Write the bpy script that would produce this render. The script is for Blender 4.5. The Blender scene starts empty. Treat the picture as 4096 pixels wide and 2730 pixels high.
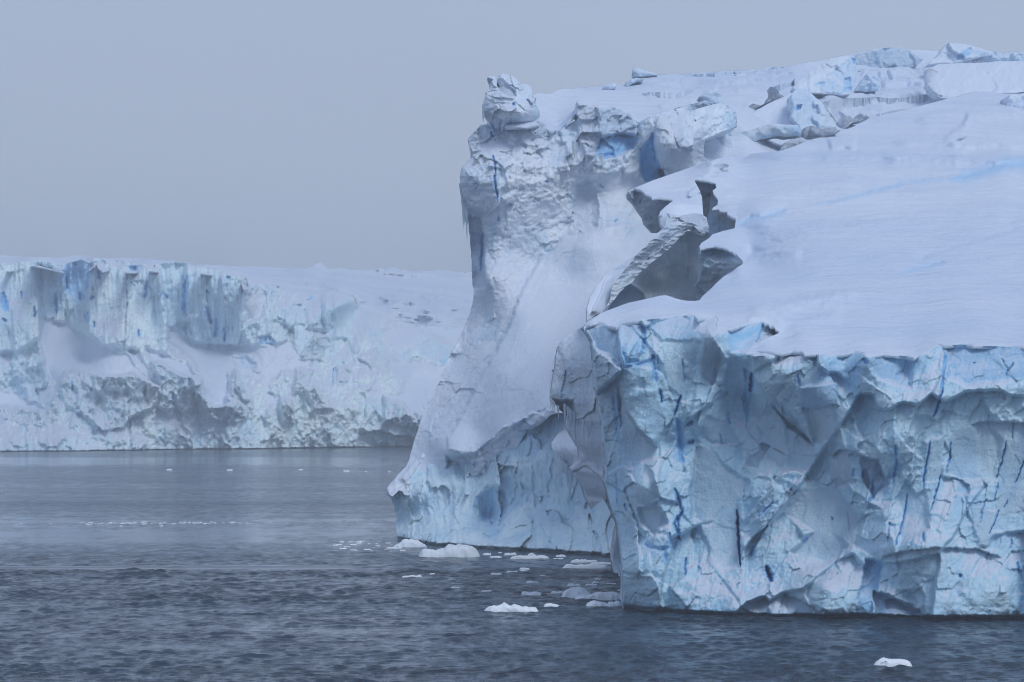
import bpy, math, random
import numpy as np
from mathutils import Matrix

# ---------------------------------------------------------------- camera, sky, sun, exposure
W, H = 1024, 682
LENS = 120.0
F = LENS / 36.0 * W            # focal length in pixels
CAMH = 25.0                    # eye height on the ship's deck
HORY = 390.0                   # row of the true horizon
PITCH = math.atan((HORY - H / 2) / F)

scene = bpy.context.scene
scene.render.engine = 'CYCLES'
cam = bpy.data.cameras.new('camera')
cam.lens = LENS; cam.sensor_width = 36.0; cam.sensor_fit = 'HORIZONTAL'
cam.clip_start = 1.0; cam.clip_end = 60000.0
cam_o = bpy.data.objects.new('camera', cam)
scene.collection.objects.link(cam_o)
cam_o.location = (0, 0, CAMH)
cam_o.rotation_euler = (math.pi / 2 + PITCH, 0, 0)
scene.camera = cam_o

SUN_EL, SUN_AZ = 46.0, 148.0   # azimuth clockwise from +Y (the view direction): behind the camera, to the right
world = bpy.data.worlds.new("World"); scene.world = world
world.use_nodes = True
nt = world.node_tree; nt.nodes.clear()
wo = nt.nodes.new('ShaderNodeOutputWorld')
sky = nt.nodes.new('ShaderNodeTexSky'); sky.sky_type = 'NISHITA'; sky.sun_disc = False
sky.sun_elevation = math.radians(SUN_EL); sky.sun_rotation = math.radians(SUN_AZ)
sky.air_density = 1.0; sky.dust_density = 6.0; sky.ozone_density = 2.0
bg1 = nt.nodes.new('ShaderNodeBackground'); bg1.inputs[1].default_value = 0.05
nt.links.new(sky.outputs[0], bg1.inputs[0])
# the cloud layer: overcast, brighter overhead than at the horizon
geo = nt.nodes.new('ShaderNodeTexCoord'); sep = nt.nodes.new('ShaderNodeSeparateXYZ')
nt.links.new(geo.outputs['Generated'], sep.inputs[0])
rmp = nt.nodes.new('ShaderNodeValToRGB')
els = rmp.color_ramp.elements
els[0].position = 0.0; els[0].color = (0.40, 0.48, 0.60, 1)
els[1].position = 1.0; els[1].color = (0.30, 0.39, 0.60, 1)
e = els.new(0.06); e.color = (0.45, 0.53, 0.65, 1)
e = els.new(0.14); e.color = (0.43, 0.52, 0.71, 1)
e = els.new(0.5); e.color = (0.33, 0.42, 0.62, 1)
nt.links.new(sep.outputs['Z'], rmp.inputs[0])
bg2 = nt.nodes.new('ShaderNodeBackground'); bg2.inputs[1].default_value = 1.0
nt.links.new(rmp.outputs[0], bg2.inputs[0])
mxs = nt.nodes.new('ShaderNodeMixShader'); mxs.inputs[0].default_value = 0.9
nt.links.new(bg1.outputs[0], mxs.inputs[1]); nt.links.new(bg2.outputs[0], mxs.inputs[2])
nt.links.new(mxs.outputs[0], wo.inputs[0])

sun = bpy.data.lights.new('sun', 'SUN'); sun.energy = 1.38; sun.angle = math.radians(22); sun.color = (1.0, 0.99, 0.99)
sun_o = bpy.data.objects.new('sun', sun); scene.collection.objects.link(sun_o)
_e, _a = math.radians(SUN_EL), math.radians(SUN_AZ)
sun_o.rotation_euler = (math.pi / 2 - _e, 0, math.pi - _a)   # light arrives from azimuth SUN_AZ
scene.view_settings.view_transform = 'Standard'; scene.view_settings.look = 'None'
scene.view_settings.exposure = 0.07; scene.view_settings.gamma = 1.0
scene.cycles.filter_width = 1.0
scene.cycles.max_bounces = 8; scene.cycles.volume_bounces = 1

# ---------------------------------------------------------------- survey: sighted points -> world
CP, SP = math.cos(PITCH), math.sin(PITCH)
def at(x, y, d):
    """world point at distance d (metres along the view axis) on the sight line through x, y"""
    x = np.asarray(x, float); y = np.asarray(y, float); d = np.asarray(d, float)
    a = (x - W / 2) / F; b = (H / 2 - y) / F
    return np.stack(np.broadcast_arrays(a * d, d * (CP - b * SP), CAMH + d * (SP + b * CP)), -1)
def dwater(y):
    b = (H / 2 - np.asarray(y, float)) / F
    return -CAMH / (SP + b * CP)
# sheets the outlines were measured on: (x0, y0, scale)
V = {'F': (0, 0, 1.7408), 'A': (0, 950, .574), 'B': (900, 950, .574), 'C': (1750, 250, .574), 'D': (2500, 150, .6783),
     'E': (2350, 600, .574), 'G': (1500, 1500, .6376), 'H': (2200, 1200, .8291), 'I': (3000, 1300, .8290),
     'J': (1500, 2100, .4352), 'K': (0, 1750, .7012)}
def S(v, pts):
    x0, y0, s = V[v]
    return [((x0 + p[0] * s) / 4, (y0 + p[1] * s) / 4) + tuple(p[2:]) for p in pts]

# ---------------------------------------------------------------- noise
def _h(ix, iy, seed):
    n = (ix.astype(np.int64) * 374761393 + iy.astype(np.int64) * 668265263 + seed * 974634777) & 0xffffffff
    n = ((n ^ (n >> 13)) * 1274126177) & 0xffffffff
    n = ((n ^ (n >> 16)) * 2246822519) & 0xffffffff
    return ((n ^ (n >> 15)) & 0xffffff) / float(0xffffff)
def perlin(u, v, seed=0):
    iu = np.floor(u); iv = np.floor(v); fu = u - iu; fv = v - iv
    su = fu * fu * fu * (fu * (fu * 6 - 15) + 10); sv = fv * fv * fv * (fv * (fv * 6 - 15) + 10)
    def g(a, b):
        an = _h(iu + a, iv + b, seed) * 2 * math.pi
        return np.cos(an) * (fu - a) + np.sin(an) * (fv - b)
    n0 = g(0, 0) * (1 - su) + g(1, 0) * su; n1 = g(0, 1) * (1 - su) + g(1, 1) * su
    return (n0 * (1 - sv) + n1 * sv) * 1.5
def fbm(u, v, octs=4, seed=0, gain=.5, ridged=False):
    t = 0; a = 1.0; n = 0
    for o in range(octs):
        q = perlin(u, v, seed + o * 17)
        if ridged: q = 1 - 2 * np.abs(q)
        t = t + q * a; n += a; a *= gain; u = u * 2.03 + 11.3; v = v * 2.03 - 7.1
    return t / n
def facets(u, v, seed=0, jit=.9, steep=1.0):
    """broken planes: each voronoi cell is its own tilted facet; returns offset and distance to the cell border"""
    iu = np.floor(u); iv = np.floor(v)
    b1 = np.full(u.shape, 9.); b2 = np.full(u.shape, 9.); val = np.zeros(u.shape)
    for a in (-1, 0, 1):
        for b in (-1, 0, 1):
            cu = iu + a; cv = iv + b
            pu = cu + .5 + (_h(cu, cv, seed) - .5) * jit; pv = cv + .5 + (_h(cu, cv, seed + 5) - .5) * jit
            du = u - pu; dv = v - pv; r = np.sqrt(du * du + dv * dv)
            w = (_h(cu, cv, seed + 9) - .5) * 2 * steep * du + (_h(cu, cv, seed + 13) - .62) * 2 * steep * dv + (_h(cu, cv, seed + 21) - .5) * .4
            m = r < b1
            b2 = np.where(m, b1, np.minimum(b2, r)); val = np.where(m, w, val); b1 = np.where(m, r, b1)
    return val, b2 - b1
def sm(a, b, x):
    t = np.clip((x - a) / (b - a), 0, 1); return t * t * (3 - 2 * t)

def rough(pts, amp=1.0, seg=3.0, seed=1, closed=True):
    """break an outline into short irregular lengths"""
    out = []; n = len(pts); s = 0.0
    for i in range(n if closed else n - 1):
        a = pts[i]; b = pts[(i + 1) % n]
        L = math.hypot(b[0] - a[0], b[1] - a[1]); k = max(1, int(L / seg))
        for j in range(k):
            t = j / k; s += L / k
            q = np.array([s / 9.0]); z = np.array([seed * 3.7])
            o = float(fbm(q, z, 3, seed)[0]) * amp * 2; o2 = float(fbm(q, z + 5, 3, seed + 3)[0]) * amp * 2
            f = 0 if j == 0 and amp < .3 else 1
            out.append((a[0] + (b[0] - a[0]) * t + o * f, a[1] + (b[1] - a[1]) * t + o2 * f))
    if not closed: out.append(tuple(pts[-1][:2]))
    return out

def seg_dist(X, Y, pts, closed=False):
    """distance, side and arc position to a polyline"""
    best = np.full(X.shape, 1e9); side = np.zeros(X.shape); arc = np.zeros(X.shape)
    n = len(pts); tot = 0
    segs = [(pts[i], pts[(i + 1) % n]) for i in range(n if closed else n - 1)]
    Ls = [math.hypot(b[0] - a[0], b[1] - a[1]) + 1e-9 for a, b in segs]; T = sum(Ls)
    for (a, b), L in zip(segs, Ls):
        ex, ey = (b[0] - a[0]) / L, (b[1] - a[1]) / L
        px = X - a[0]; py = Y - a[1]
        t = np.clip(px * ex + py * ey, 0, L)
        qx = px - ex * t; qy = py - ey * t; d = np.sqrt(qx * qx + qy * qy)
        m = d < best
        best = np.where(m, d, best); side = np.where(m, np.sign(ex * py - ey * px), side); arc = np.where(m, (tot + t) / T, arc)
        tot += L
    return best, side, arc
def inside(X, Y, pts):
    ins = np.zeros(X.shape, bool); n = len(pts)
    if X.ndim == 2 and np.ptp(Y[0]) == 0:               # regular grid: touch only the rows a side crosses
        ys = Y[:, 0]; xr = X[0]
        for i in range(n):
            x1, y1 = pts[i][:2]; x2, y2 = pts[(i + 1) % n][:2]
            if y1 == y2: continue
            r = np.nonzero((y1 > ys) != (y2 > ys))[0]
            if len(r):
                xc = (x2 - x1) * (ys[r] - y1) / (y2 - y1) + x1
                ins[r] ^= xr[None, :] < xc[:, None]
        return ins
    for i in range(n):
        x1, y1 = pts[i][:2]; x2, y2 = pts[(i + 1) % n][:2]
        if y1 == y2: continue
        c = (y1 > Y) != (y2 > Y)
        ins ^= c & (X < (x2 - x1) * (Y - y1) / (y2 - y1) + x1)
    return ins
def nearest(X, Y, pts):
    best = np.full(X.shape, 1e9); nx = X.copy(); ny = Y.copy(); n = len(pts)
    for i in range(n):
        a = pts[i]; b = pts[(i + 1) % n]
        L = math.hypot(b[0] - a[0], b[1] - a[1]) + 1e-9; ex, ey = (b[0] - a[0]) / L, (b[1] - a[1]) / L
        t = np.clip((X - a[0]) * ex + (Y - a[1]) * ey, 0, L)
        qx = a[0] + ex * t; qy = a[1] + ey * t; d = (X - qx) ** 2 + (Y - qy) ** 2
        m = d < best; best = np.where(m, d, best); nx = np.where(m, qx, nx); ny = np.where(m, qy, ny)
    return nx, ny
def rbf(ctrl, base=None):
    """distance surface through measured points (x, y, d)"""
    c = np.array(ctrl, float); n = len(c)
    r = np.hypot(c[:, None, 0] - c[None, :, 0], c[:, None, 1] - c[None, :, 1])
    A = np.zeros((n + 1, n + 1)); A[:n, :n] = -np.sqrt(r * r + 90); A[:n, n] = 1; A[n, :n] = 1
    b0 = base(c[:, 0], c[:, 1]) if base else 0
    rhs = np.zeros(n + 1); rhs[:n] = c[:, 2] - b0
    w = np.linalg.solve(A, rhs)
    def f(X, Y):
        o = np.full(np.shape(X), w[n])
        for i in range(n):
            o = o - w[i] * np.sqrt((X - c[i, 0]) ** 2 + (Y - c[i, 1]) ** 2 + 90)
        return o + (base(X, Y) if base else 0)
    return f
def blur(a, k=1):
    for _ in range(k):
        p = np.pad(a, 1, mode='edge')
        a = (p[1:-1, 1:-1] * 4 + p[:-2, 1:-1] * 2 + p[2:, 1:-1] * 2 + p[1:-1, :-2] * 2 + p[1:-1, 2:] * 2
             + p[:-2, :-2] + p[2:, 2:] + p[:-2, 2:] + p[2:, :-2]) / 16
    return a

# ---------------------------------------------------------------- object helpers
def tag(o, label=None, cat=None, group=None, kind=None):
    for k, v in (('label', label), ('category', cat), ('group', group), ('kind', kind)):
        if v: o[k] = v
    return o
def empty(name, loc, label, cat, group=None):
    o = bpy.data.objects.new(name, None); scene.collection.objects.link(o); o.location = loc
    return tag(o, label, cat, group)
def link(name, me, mat, parent=None):
    o = bpy.data.objects.new(name, me); scene.collection.objects.link(o)
    if mat: me.materials.append(mat)
    if parent:
        o.parent = parent; o.matrix_parent_inverse = Matrix.Translation(-parent.location)
    return o
def quadmesh(name, verts, quads, attrs=None, smooth=True):
    me = bpy.data.meshes.new(name)
    verts = np.asarray(verts, np.float32); quads = np.asarray(quads, np.int32)
    me.vertices.add(len(verts)); me.vertices.foreach_set('co', verts.ravel())
    me.loops.add(quads.size); me.loops.foreach_set('vertex_index', quads.ravel())
    k = quads.shape[1]
    me.polygons.add(len(quads))
    me.polygons.foreach_set('loop_start', np.arange(0, quads.size, k, dtype=np.int32))
    me.polygons.foreach_set('loop_total', np.full(len(quads), k, np.int32))
    me.polygons.foreach_set('use_smooth', np.full(len(quads), smooth, bool))
    me.update(calc_edges=True); me.validate()
    for n_, a in (attrs or {}).items():
        at_ = me.attributes.new(n_, 'FLOAT', 'POINT'); at_.data.foreach_set('value', np.asarray(a, np.float32))
    return me

class Patch:
    """a body of ice measured on its visible side: outline, distance of every point, and what it is made of"""
    def __init__(s, outline, depth, step=1.0, d0=None, edge=None, seed=1, seg=3.0):
        o = [p[:2] for p in outline]
        s.out = rough(o, edge, seg, seed) if edge else o
        xs = [p[0] for p in s.out]; ys = [p[1] for p in s.out]
        gx = np.arange(min(xs) - 2 * step, max(xs) + 3 * step, step); gy = np.arange(min(ys) - 2 * step, max(ys) + 3 * step, step)
        s.X, s.Y = np.meshgrid(gx, gy); s.step = step; s.seed = seed
        if callable(depth): s.D = depth(s.X, s.Y)
        else: s.D = rbf(depth)(s.X, s.Y)
        s.d0 = d0 or float(np.median(s.D))
        s.u = s.X * s.d0 / F; s.v = s.Y * s.d0 / F       # metres across and down
        z = np.zeros(s.X.shape)
        s.blue = z.copy(); s.deep = z.copy(); s.snow = z.copy(); s.grey = z.copy(); s.ns = z + 1
    def edge_fade(s, w=6.0):
        d, _, _ = seg_dist(s.X, s.Y, s.out, True); return sm(0, w, d)
    def mask(s, poly, feather=3.0, warp=2.0):
        if not hasattr(s, 'wx'): s.wx = fbm(s.X / 14, s.Y / 14, 3, s.seed + 40) * 1.6; s.wy = fbm(s.X / 14 + 9, s.Y / 14, 3, s.seed + 50) * 1.6
        m = np.zeros(s.X.shape)
        xs = [p[0] for p in poly]; ys = [p[1] for p in poly]; g = feather * 2 + warp * 2 + 2
        c = (s.X > min(xs) - g) & (s.X < max(xs) + g) & (s.Y > min(ys) - g) & (s.Y < max(ys) + g)
        if not c.any(): return m
        X, Y = s.X[c] + s.wx[c] * warp, s.Y[c] + s.wy[c] * warp
        d, _, _ = seg_dist(X, Y, poly, True); ins = inside(X, Y, poly)
        m[c] = sm(-feather, feather, np.where(ins, d, -d)); return m
    def region(s, poly, feather=3.0, noise=None, snow=None, blue=None, off=0, deep=None, grey=None, warp=2.0, tilt=None):
        m = s.mask(poly, feather, warp)
        if noise is not None: s.ns = s.ns * (1 - m) + noise * m
        if snow is not None: s.snow = s.snow * (1 - m) + snow * m
        if blue is not None: s.blue = s.blue * (1 - m) + blue * m
        if deep is not None: s.deep = np.maximum(s.deep, deep * m)
        if grey is not None: s.grey = s.grey * (1 - m) + grey * m
        s.D = s.D + off * m
        if tilt:                                         # tilt = (metres per metre across, down)
            cx = sum(p[0] for p in poly) / len(poly) * s.d0 / F; cy = sum(p[1] for p in poly) / len(poly) * s.d0 / F
            s.D = s.D + m * ((s.u - cx) * tilt[0] - (s.v - cy) * tilt[1])
        return s
    def _near(s, pts, r):
        xs = [p[0] for p in pts]; ys = [p[1] for p in pts]
        return (s.X > min(xs) - r) & (s.X < max(xs) + r) & (s.Y > min(ys) - r) & (s.Y < max(ys) + r)
    def fold(s, pts, amp, reach, soft=.8, taper=True, snow=None):
        """one side of the line stands out by amp (the side to the right of its direction), easing back over reach pixels"""
        c = s._near(pts, reach * 3 + 3)
        if not c.any(): return s
        X = s.X[c] + fbm(s.X[c] / 7, s.Y[c] / 7, 2, s.seed + 3) * 1.6; Y = s.Y[c] + fbm(s.X[c] / 7, s.Y[c] / 7, 2, s.seed + 4) * 1.6
        d, sd, t = seg_dist(X, Y, pts); e = sm(-soft, soft, d * sd)
        w = np.exp(-(d / reach) ** 1.3) * e
        if taper: w = w * sm(0, .12, t) * (1 - sm(.88, 1, t))
        else: w = w * ((t > 0) & (t < 1))
        s.D[c] -= amp * w; return s
    def groove(s, pts, w, amp, blue=0, deep=0, grey=0, halo=2.2):
        c = s._near(pts, w * 5 + 4)
        if not c.any(): return s
        X = s.X[c] + perlin(s.X[c] / 5, s.Y[c] / 5, s.seed + 8) * .9; Y = s.Y[c] + perlin(s.X[c] / 5, s.Y[c] / 5, s.seed + 9) * .9
        d, _, t = seg_dist(X, Y, pts); tp = np.sqrt(np.clip(np.minimum(t, 1 - t) * 6, 0, 1)) + .02
        wv = w * .8 * tp * (1 + .5 * perlin(t * 9, t * 0 + s.seed, 3))
        g = np.exp(-(d / wv) ** 2)
        s.D[c] += amp * g * tp
        s.blue[c] = np.maximum(s.blue[c], blue * np.exp(-(d / (wv * halo)) ** 2)); s.deep[c] = np.maximum(s.deep[c], deep * g)
        s.grey[c] = np.maximum(s.grey[c], grey * g)
        return s
    def blob(s, x, y, rx, ry, amp=0, blue=None, snow=None, ang=0):
        ca, sa = math.cos(ang), math.sin(ang)
        X = (s.X - x) * ca + (s.Y - y) * sa; Y = -(s.X - x) * sa + (s.Y - y) * ca
        g = np.exp(-(X / rx) ** 2 - (Y / ry) ** 2); s.D = s.D - amp * g
        if blue is not None: s.blue = np.maximum(s.blue, blue * g)
        if snow is not None: s.snow = np.maximum(s.snow, snow * g)
        return s
    def facet(s, cell, amp, aniso=1.0, seed=0, steep=1.0, warp=.35, shear=0., bl=1):
        u = s.u / cell + s.v / cell * shear; v = s.v / cell / aniso
        u = u + fbm(u * .9, v * .9, 3, seed + 31) * warp * 2; v = v + fbm(u * .9 + 4, v * .9, 3, seed + 37) * warp * 2
        f, b = facets(u, v, seed, steep=steep)
        s.D = s.D + blur(f, bl) * amp * s.ns; return s
    def crags(s, cell, amp, aniso=1.0, octs=4, seed=0, ridged=False, gain=.5, shear=0.):
        f = fbm(s.u / cell + s.v / cell * shear, s.v / cell / aniso, octs, seed, gain, ridged)
        s.D = s.D - f * amp * s.ns; return s
    def strata(s, thick, amp, seed=0, slope=0.):
        """layering seen as faint ledges"""
        q = s.v / thick + s.u / thick * slope + fbm(s.u / thick / 6, s.v / thick / 3, 3, seed) * 1.2
        f = perlin(q, s.u / thick / 14, seed + 2); s.D = s.D + f * amp * s.ns * (.5 + .8 * sm(-.2, .4, perlin(s.u / 5, s.v / 5, seed + 6))); return s
    def bluenoise(s, cell, amount, aniso=3., seed=0, lo=.1, hi=.6):
        f = fbm(s.u / cell, s.v / cell / aniso, 4, seed); s.blue = np.maximum(s.blue, amount * sm(lo, hi, f) * (1 - s.snow)); return s
    def no_overhang(s, m=.2):
        """snow cannot hang: going up, every row lies at least a little farther off than the one below"""
        k = np.arange(s.D.shape[0])[::-1, None] * m
        E = (s.D - k)[::-1]; s.D = blur(np.maximum.accumulate(E, 0)[::-1] + k, 2); return s
    def build(s, name, mat, parent, thick=6.0, down=False):
        ins = inside(s.X, s.Y, s.out)
        keep = ins[:-1, :-1] | ins[1:, :-1] | ins[:-1, 1:] | ins[1:, 1:]
        ny, nx = s.X.shape; ids = np.arange(ny * nx).reshape(ny, nx)
        q = np.stack([ids[1:, :-1][keep], ids[1:, 1:][keep], ids[:-1, 1:][keep], ids[:-1, :-1][keep]], -1)
        used = np.zeros(ny * nx, bool); used[q.ravel()] = True
        X = s.X.ravel().copy(); Y = s.Y.ravel().copy(); D = s.D.ravel()
        mv = used & ~ins.ravel()
        X[mv], Y[mv] = nearest(X[mv], Y[mv], s.out)
        gi = np.clip((X[mv] - s.X[0, 0]) / s.step, 0, nx - 1.001); gj = np.clip((Y[mv] - s.Y[0, 0]) / s.step, 0, ny - 1.001)
        i0 = gi.astype(int); j0 = gj.astype(int); fi = gi - i0; fj = gj - j0; D = D.copy()
        D[mv] = (s.D[j0, i0] * (1 - fi) + s.D[j0, i0 + 1] * fi) * (1 - fj) + (s.D[j0 + 1, i0] * (1 - fi) + s.D[j0 + 1, i0 + 1] * fi) * fj
        remap = np.cumsum(used) - 1; q = remap[q]
        X, Y, D = X[used], Y[used], D[used]; n = len(X)
        P = at(X, Y, D)
        if down: B = P.copy(); B[:, 2] -= thick
        else: B = at(X, Y, D) ; B[:, 1] += thick
        # boundary walls
        e = np.concatenate([q[:, [0, 1]], q[:, [1, 2]], q[:, [2, 3]], q[:, [3, 0]]])
        key = np.sort(e, 1); kk = key[:, 0].astype(np.int64) * n + key[:, 1]
        _, inv, cnt = np.unique(kk, return_inverse=True, return_counts=True)
        be = e[cnt[inv] == 1]
        wall = np.stack([be[:, 1], be[:, 0], be[:, 0] + n, be[:, 1] + n], -1)
        allq = np.concatenate([q, q[:, ::-1] + n, wall])
        at_ = {k: np.tile(getattr(s, k).ravel()[used], 2) for k in ('blue', 'deep', 'snow', 'grey')}
        me = quadmesh(name, np.concatenate([P, B]), allq, at_)
        return link(name, me, mat, parent)

# ---------------------------------------------------------------- materials
def N(nt, t, **kw):
    n = nt.nodes.new(t)
    for k, v in kw.items(): setattr(n, k, v)
    return n
def math_(nt, op, a, b=None, clamp=False):
    n = N(nt, 'ShaderNodeMath', operation=op); n.use_clamp = clamp
    for i, q in enumerate((a, b)):
        if q is None: continue
        if isinstance(q, (int, float)): n.inputs[i].default_value = q
        else: nt.links.new(q, n.inputs[i])
    return n.outputs[0]
def ramp_(nt, x, lo, hi):
    n = N(nt, 'ShaderNodeMapRange'); n.interpolation_type = 'SMOOTHSTEP'
    nt.links.new(x, n.inputs['Value']); n.inputs['From Min'].default_value = lo; n.inputs['From Max'].default_value = hi
    return n.outputs[0]
def mixc(nt, f, a, b):
    n = N(nt, 'ShaderNodeMix', data_type='RGBA')
    for i, q in ((0, f), (6, a), (7, b)):
        if isinstance(q, (int, float)): n.inputs[i].default_value = q
        elif isinstance(q, tuple): n.inputs[i].default_value = (*q, 1)
        else: nt.links.new(q, n.inputs[i])
    return n.outputs[2]
def noise_(nt, vec, scale, detail=5, rough=.55, dist=0.):
    n = N(nt, 'ShaderNodeTexNoise'); n.inputs['Scale'].default_value = scale; n.inputs['Detail'].default_value = detail
    n.inputs['Roughness'].default_value = rough; n.inputs['Distortion'].default_value = dist
    nt.links.new(vec, n.inputs['Vector']); return n.outputs[0]
def mapv(nt, vec, sc):
    m = N(nt, 'ShaderNodeMapping'); m.inputs['Scale'].default_value = sc; nt.links.new(vec, m.inputs['Vector']); return m.outputs[0]

def ice_material(name, size=1.0, ice=(.50, .66, .78), snowc=(.65, .73, .85), bluec=(.16, .47, .82), bump=.5, snow_on_top=True, streak=.4, layers=.5, greyc=(.33, .39, .47), dark=1.0):
    """glacier ice: pale bubbly ice, clear blue ice, snow lying where the surface faces up, a grey tone that is partly painted shade. size = metres of the finest grain"""
    m = bpy.data.materials.new(name); m.use_nodes = True; nt = m.node_tree; nt.nodes.clear()
    out = N(nt, 'ShaderNodeOutputMaterial'); p = N(nt, 'ShaderNodeBsdfPrincipled')
    nt.links.new(p.outputs[0], out.inputs[0])
    pos = N(nt, 'ShaderNodeNewGeometry')
    P = pos.outputs['Position']
    A = {k: N(nt, 'ShaderNodeAttribute', attribute_name=k).outputs['Fac'] for k in ('blue', 'deep', 'snow', 'grey')}
    k = 1.0 / size
    big = noise_(nt, mapv(nt, P, (k * .07, k * .07, k * .05)), 1, 5, .6, .6)
    mid = noise_(nt, mapv(nt, P, (k * .5, k * .5, k * .35)), 1, 6, .62)
    fine = noise_(nt, P, k * 3.2, 5, .7)
    strat = noise_(nt, mapv(nt, P, (k * .05, k * .05, k * 1.3)), 1, 4, .6, .3)
    vert = noise_(nt, mapv(nt, P, (k * 1.1, k * 1.1, k * .1)), 1, 5, .6, .4)
    # pale ice, drifting between whiter and bluer
    c = mixc(nt, ramp_(nt, big, .35, .68), ice, tuple(min(1, q * f) for q, f in zip(ice, (1.30, 1.18, 1.09))))
    c = mixc(nt, ramp_(nt, noise_(nt, mapv(nt, P, (k * .16, k * .16, k * .09)), 1, 5, .65, .8), .5, .72) if dark == 1 else 0.0, c, tuple(q * f for q, f in zip(ice, (.72, .86, .92))))
    c = mixc(nt, math_(nt, 'MULTIPLY', ramp_(nt, vert, .45, .7), streak), c, tuple(q * f for q, f in zip(ice, (.70, .86, .97))))
    c = mixc(nt, math_(nt, 'MULTIPLY', ramp_(nt, strat, .5, .68), layers * .5), c, tuple(q * f for q, f in zip(ice, (.78, .88, .96))))
    c = mixc(nt, math_(nt, 'MULTIPLY', ramp_(nt, mid, .52, .72), .45), c, (.60, .75, .89))
    # grey tone: dull ice, and shade painted on undersides and turned-away faces
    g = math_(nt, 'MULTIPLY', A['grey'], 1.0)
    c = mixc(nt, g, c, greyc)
    # blue
    bl = math_(nt, 'MULTIPLY', A['blue'], math_(nt, 'ADD', .55, math_(nt, 'MULTIPLY', vert, .9)), True)
    c = mixc(nt, bl, c, bluec)
    # snow on faces turned up, with a ragged edge
    sep = N(nt, 'ShaderNodeSeparateXYZ'); nt.links.new(pos.outputs['Normal'], sep.inputs[0])
    if snow_on_top:
        up = math_(nt, 'ADD', sep.outputs['Z'], math_(nt, 'MULTIPLY', math_(nt, 'SUBTRACT', mid, .5), .8))
        sn = math_(nt, 'MAXIMUM', ramp_(nt, up, .56, .84), A['snow'])
    else: sn = A['snow']
    sn = math_(nt, 'MULTIPLY', sn, math_(nt, 'SUBTRACT', 1.0, A['blue']))
    sn = math_(nt, 'MULTIPLY', sn, math_(nt, 'SUBTRACT', 1.0, ramp_(nt, A['grey'], .3, .9)))
    c = mixc(nt, sn, c, snowc)
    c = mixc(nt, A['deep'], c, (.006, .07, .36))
    nt.links.new(c, p.inputs['Base Color'])
    p.inputs['Roughness'].default_value = .55
    p.inputs['Specular IOR Level'].default_value = .25
    hgt = math_(nt, 'ADD', math_(nt, 'MULTIPLY', mid, 1.6 * size), math_(nt, 'MULTIPLY', fine, .45 * size))
    hgt = math_(nt, 'ADD', hgt, math_(nt, 'MULTIPLY', strat, .35 * size * layers))
    smooth = math_(nt, 'SUBTRACT', 1.0, math_(nt, 'MULTIPLY', A['snow'], .8))
    hgt = math_(nt, 'MULTIPLY', hgt, smooth)
    b = N(nt, 'ShaderNodeBump'); b.inputs['Strength'].default_value = bump; b.inputs['Distance'].default_value = 1.0
    nt.links.new(hgt, b.inputs['Height']); nt.links.new(b.outputs[0], p.inputs['Normal'])
    return m

def snow_material(name, size=1.0, col=(.66, .74, .85), bump=.6):
    m = bpy.data.materials.new(name); m.use_nodes = True; nt = m.node_tree; nt.nodes.clear()
    out = N(nt, 'ShaderNodeOutputMaterial'); p = N(nt, 'ShaderNodeBsdfPrincipled'); nt.links.new(p.outputs[0], out.inputs[0])
    pos = N(nt, 'ShaderNodeNewGeometry'); P = pos.outputs['Position']; k = 1 / size
    A = {q: N(nt, 'ShaderNodeAttribute', attribute_name=q).outputs['Fac'] for q in ('blue', 'deep', 'snow', 'grey')}
    drift = noise_(nt, mapv(nt, P, (k * .02, k * .035, k * .035)), 1, 6, .6, .5)
    rip = noise_(nt, mapv(nt, P, (k * .16, k * .22, k * .22)), 1, 6, .55, .6)
    fine = noise_(nt, P, k * 2.5, 4, .6)
    c = mixc(nt, ramp_(nt, drift, .35, .68), tuple(q * f for q, f in zip(col, (.85, .89, .95))), col)
    c = mixc(nt, math_(nt, 'MULTIPLY', ramp_(nt, rip, .5, .75), .2), c, (.76, .80, .90))
    sep = N(nt, 'ShaderNodeSeparateXYZ'); nt.links.new(pos.outputs['Normal'], sep.inputs[0])
    # ice shows where the surface is too steep for snow to stay
    st = ramp_(nt, math_(nt, 'ADD', sep.outputs['Z'], math_(nt, 'MULTIPLY', math_(nt, 'SUBTRACT', rip, .5), .35)), .12, .40)
    icec = mixc(nt, ramp_(nt, fine, .35, .65), (.44, .58, .70), (.62, .72, .82))
    c = mixc(nt, st, icec, c)
    c = mixc(nt, A['grey'], c, (.36, .41, .49)); c = mixc(nt, A['blue'], c, (.30, .60, .90)); c = mixc(nt, A['deep'], c, (.03, .08, .20))
    nt.links.new(c, p.inputs['Base Color']); p.inputs['Roughness'].default_value = .7; p.inputs['Specular IOR Level'].default_value = .15
    h = math_(nt, 'ADD', math_(nt, 'MULTIPLY', rip, 1.2 * size), math_(nt, 'MULTIPLY', fine, .08 * size))
    h = math_(nt, 'ADD', h, math_(nt, 'MULTIPLY', noise_(nt, mapv(nt, P, (k * .5, k * .8, k * .8)), 1, 5, .6, 1.0), .35 * size))
    b = N(nt, 'ShaderNodeBump'); b.inputs['Strength'].default_value = bump; b.inputs['Distance'].default_value = 1.0
    nt.links.new(h, b.inputs['Height']); nt.links.new(b.outputs[0], p.inputs['Normal'])
    return m

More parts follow.
